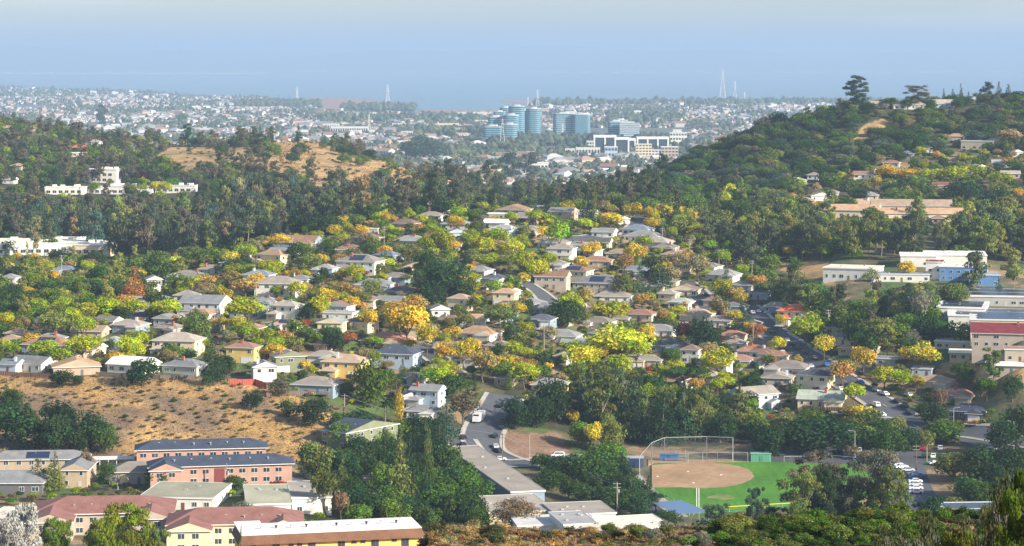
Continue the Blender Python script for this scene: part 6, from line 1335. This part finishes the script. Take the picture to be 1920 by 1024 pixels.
region([(280, 340), (300, 265), (900, 260), (900, 370)], 1600, 2300, 9, [('shrub', 5, 1.2, 3, 1.5, ['oak', 'olive', 'brown'], BK)], keep=.22, gold=0, seed=22, stemgroup='low bushes on the golden ridge')
BR = ('brush_clump', 'bush', 'wild brush clump')
region([(760, 1060), (800, 960), (1130, 960), (1130, 1060)], 196, 236, 1.15, [('brush', 5, .5, 1.1, 1.7, ['brushor', 'brushor', 'tan', 'brushpk', 'brown', 'brushgn'], BR), ('brush', .6, 1., 1.7, 1.2, ['brushgn', 'tan'], BR)], seed=23, stemgroup='brush on the near slope')
region([(1130, 1060), (1130, 960), (1330, 960), (1330, 1060)], 196, 236, 1.15, [('brush', 5, .5, 1.1, 1.7, ['brushpk', 'tan', 'brown', 'grey', 'brushgn', 'olive'], BR), ('brush', .6, 1., 1.8, 1.2, ['olive', 'grey'], BR)], seed=24, stemgroup='brush on the near slope')
region([(1330, 1060), (1330, 960), (1990, 960), (1990, 1060)], 192, 236, 1.2, [('brush', 5, .5, 1.1, 1.7, ['brushgn', 'brushgn', 'olive', 'dk', 'oak'], BR), ('brush', 1, 1.2, 2.4, 1.1, ['oak', 'olive', 'mg'], BR)], seed=25, stemgroup='brush on the near slope')

mcol, nt, out = new_mat('leaf_mass')
at1 = N(nt, 'ShaderNodeAttribute'); at1.attribute_name = 'tint'
src = noise_mul(nt, at1.outputs['Color'], .8, .75, 1.25); d_ = N(nt, 'ShaderNodeBsdfDiffuse'); t_ = N(nt, 'ShaderNodeBsdfTranslucent'); mx = N(nt, 'ShaderNodeMixShader'); mx.inputs[0].default_value = .3
nt.links.new(src, d_.inputs['Color']); nt.links.new(src, t_.inputs['Color']); nt.links.new(d_.outputs[0], mx.inputs[1]); nt.links.new(t_.outputs[0], mx.inputs[2]); nt.links.new(mx.outputs[0], out.inputs['Surface'])
LOW = {}
def low(k):
    if k not in LOW:
        LOW[k] = []
        for cr, tr, _ in LIB[k]:
            n = len(cr.vertices); V = np.empty(n * 3, np.float32); cr.vertices.foreach_get('co', V); V = V.reshape(-1, 4, 3)
            vv = np.empty(n, np.float32); cr.attributes['var'].data.foreach_get('value', vv); vv = vv.reshape(-1, 4)[:, 0]
            tgt = {'shrub': 160, 'brush': 900}.get(k, 800); st = max(1, len(V) // tgt); V, vv = V[::st], vv[::st]
            c = V.mean(1, keepdims=True); LOW[k].append((c + (V - c) * min(2.2, math.sqrt(st) * .95), vv))
    return LOW[k]
STUFFN = dict(eucalyptus_tree='eucalyptus_wood', evergreen_tree='evergreen_thicket', oak_tree='oak_woodland', ridge_tree='ridge_woodland', garden_tree='garden_foliage', garden_shrub='garden_undergrowth', dry_bush='dry_scrub', brush_clump='brush_undergrowth', conifer_tree='conifer_wood')
CAP = 285
for stem_, lst in PEND.items():
    lst.sort(key=lambda t: -t[0]); room = max(0, CAP - KCOUNT.get(stem_, 0)); ind, rest = lst[:room], lst[room:]
    for _, k, x, Y, z, w_, h, c_, kn, sg in ind: plant(k, x, Y, z, w_, h, c_, kname=kn, group=sg)
    print(stem_, len(ind), len(rest))
    if rest:
        VV, CC = [], []
        for _, k, x, Y, z, w_, h, c_, kn, sg in rest:
            L = low(k); V, vv = L[int(RNG.integers(len(L)))]; a = RNG.uniform(0, 6.28); c, s = math.cos(a), math.sin(a); W3 = V.copy()
            W3[..., 0] = (V[..., 0] * c - V[..., 1] * s) * w_ + x; W3[..., 1] = (V[..., 0] * s + V[..., 1] * c) * w_ + Y; W3[..., 2] = V[..., 2] * h + z
            VV.append(W3.reshape(-1, 3)); col_ = np.array(GREEN[c_]) * RNG.uniform(.84, 1.16); CC.append(np.repeat(np.clip(col_[None] * (.68 + .64 * vv[:, None]), 0, .9), 4, 0))
        V = np.concatenate(VV); C_ = np.concatenate(CC)
        me = mesh_np(STUFFN.get(stem_, stem_ + '_mass'), V, np.arange(len(V)).reshape(-1, 4), mcol); ca = me.color_attributes.new('tint', 'FLOAT_COLOR', 'POINT')
        ca.data.foreach_set('color', np.concatenate([C_, np.ones((len(C_), 1))], 1).astype(np.float32).ravel())
        kind(link(bpy.data.objects.new(me.name, me)), 'stuff')
# dry grass: tufts on the bank and the near slope
rg = np.random.default_rng(3); VV, CC = [], []
def tufts(poly, ya, yb, n, s0, s1, cols_):
    X = rg.uniform((min(p[0] for p in poly) - CX) / F * yb, (max(p[0] for p in poly) - CX) / F * yb, n) if min(p[0] for p in poly) < CX else rg.uniform((min(p[0] for p in poly) - CX) / F * ya, (max(p[0] for p in poly) - CX) / F * yb, n)
    Y = rg.uniform(ya, yb, n); Z = height(X, Y); PX = CX + F * X / Y; PY = HY + F * (CZ - Z) / Y; ok = inpoly(PX, PY, poly)
    X, Y, Z = X[ok], Y[ok], Z[ok]; n = len(X)
    for b in range(3):
        s = rg.uniform(s0, s1, n); a = rg.uniform(0, 6.28, n); dx, dy = np.cos(a) * s * .5, np.sin(a) * s * .5; lx, ly = rg.normal(0, .25, n) * s, rg.normal(0, .25, n) * s
        V = np.stack([np.stack([X - dx, Y - dy, Z - .05], 1), np.stack([X + dx, Y + dy, Z - .05], 1), np.stack([X + dx * .5 + lx, Y + dy * .5 + ly, Z + s], 1), np.stack([X - dx * .6 + lx, Y - dy * .6 + ly, Z + s * .8], 1)], 1)
        VV.append(V.reshape(-1, 3)); c = np.array(cols_)[rg.integers(len(cols_), size=n)] * rg.uniform(.75, 1.2, (n, 1)); CC.append(np.repeat(c, 4, 0))
tufts([(-60, 870), (-60, 705), (300, 712), (470, 715), (640, 770), (640, 850), (540, 865)], 745, 880, 22000, .12, .34, [(.44, .27, .1), (.4, .25, .1), (.3, .2, .1), (.18, .13, .085)])
tufts([(760, 1100), (780, 960), (1990, 960), (1990, 1100)], 188, 240, 9000, .15, .35, [(.3, .2, .1), (.26, .19, .09), (.3, .2, .08)])
tufts(GOLD[2][0], 1600, 2300, 3000, .5, 1.2, [(.5, .33, .13), (.4, .26, .12)]); tufts(GOLD[3][0], 1500, 2300, 3000, .5, 1.2, [(.5, .33, .13), (.4, .26, .12)])
V = np.concatenate(VV); C_ = np.concatenate(CC); me = mesh_np('dry_grass', V, np.arange(len(V)).reshape(-1, 4), mcol); ca = me.color_attributes.new('tint', 'FLOAT_COLOR', 'POINT')
ca.data.foreach_set('color', np.concatenate([C_, np.ones((len(C_), 1))], 1).astype(np.float32).ravel()); kind(link(bpy.data.objects.new('dry_grass', me)), 'stuff')
# ---------------------------------------------------------------- labels: look first, then counted from one landmark towards another
LM = [('the ball field', 1340, 890), ('the dry grass bank', 330, 780), ('the salmon-pink apartments', 400, 870), ('the yellow apartments', 620, 995), ('the red-brown roofs', 190, 960), ('the white trailer', 893, 785),
      ('the orange-red roof', 1487, 595), ('the blue school', 1800, 515), ('the maroon gymnasium', 1880, 615), ('the tan-roofed school', 1710, 400), ('the white-roofed school', 60, 460), ('the woodland offices', 200, 360),
      ('the golden ridge', 560, 285), ('the golden saddle', 700, 330), ('the glass towers', 975, 235), ('the skyline eucalyptus', 1604, 175), ('the dark oak cluster', 835, 525), ('the rust-red conifer', 248, 535),
      ('the navy-roofed house', 735, 670), ('the olive house', 545, 680), ('the large golden tree', 765, 620), ('the largest yellow tree', 1160, 655), ('the parking lot', 1740, 880), ('the sloping street', 1600, 730),
      ('the long classroom wing', 920, 880), ('the umbrella pine', 1285, 700), ('the clay lot', 1000, 835), ('the solar-roofed white house', 666, 500), ('the brown-roofed solar house', 1073, 515), ('the dark conifer pair', 1105, 395),
      ('the ridge-top houses', 1750, 198), ('the uphill yellow row', 1780, 330), ('the playing field', 1890, 710), ('the dark-roofed cream house', 1522, 710), ('the blossoming tree', 45, 970), ('the bright pine', 240, 975), ('the brown bushy tree', 968, 965)]
ORD = ['first', 'second', 'third', 'fourth', 'fifth', 'sixth', 'seventh', 'eighth', 'ninth', 'tenth', 'eleventh', 'twelfth', 'thirteenth', 'fourteenth', 'fifteenth', 'sixteenth', 'seventeenth', 'eighteenth', 'nineteenth', 'twentieth']
cells = {}; SEEN = set()
import re
nw = lambda s: len(re.findall(r"[A-Za-z0-9][A-Za-z0-9'-]*", s))
for t in THINGS:
    o, desc, px, py, grp = t
    if nw(desc) > 9: o['label'] = desc; continue
    px = min(max(px, 0), 1920); py = min(py, 1010)
    d = sorted((math.hypot(px - a, (py - b) * 1.6), i) for i, (_, a, b) in enumerate(LM)); i = d[0][1]; vx, vy = px - LM[i][1], (py - LM[i][2]) * 1.6
    best, bj = -9, None
    for dd, j in d[1:9]:
        wx, wy = LM[j][1] - LM[i][1], (LM[j][2] - LM[i][2]) * 1.6; cs = (vx * wx + vy * wy) / ((math.hypot(vx, vy) + 1) * math.hypot(wx, wy))
        if cs > best: best, bj = cs, j
    cells.setdefault((desc, i, bj), []).append((d[0][0], t))
for (desc, i, j), lst in cells.items():
    lst.sort(key=lambda q: q[0]); A, B = LM[i][0], LM[j][0]
    for n, (_, t) in enumerate(lst):
        o = t[0]; w_ = len(desc.split()) 
        d_ = desc
        for a_, b_ in (('pale blue', 'pale-blue'), ('light grey', 'light-grey'), ('dark grey', 'dark-grey'), ('slate blue', 'slate-blue'), ('salmon pink', 'salmon-pink'), ('pinkish beige', 'pinkish-beige'), ('pinkish brown', 'pinkish-brown'), ('bright blue', 'bright-blue'), ('long ', '' if nw(desc) > 8 else 'long ')): d_ = d_.replace(a_, b_)
        if len(lst) == 1: lab = f'{d_} near {A} towards {B}'
        elif n < len(ORD): lab = f'{ORD[n]} {d_} from {A} towards {B}'
        else: lab = f'{d_} farther out from {A} towards {B}'; o['group'] = t[4] or f'{desc} farther out from {A}'
        if nw(lab) > 16: lab = lab.replace('near the ', 'near ').replace('towards the ', 'towards ').replace('from the ', 'from ')
        if nw(lab) > 16: lab = lab.replace(' with ', ' ').replace(' house ', ', ')
        if lab in SEEN and lab.count(' near '): lab = lab.replace(' near ', ' beside ')
        SEEN.add(lab)
        o['label'] = lab
        if 'group' not in o and len(lst) > 3: o['group'] = desc + 's'
print('THINGS', len(THINGS), 'objects', len(bpy.data.objects))
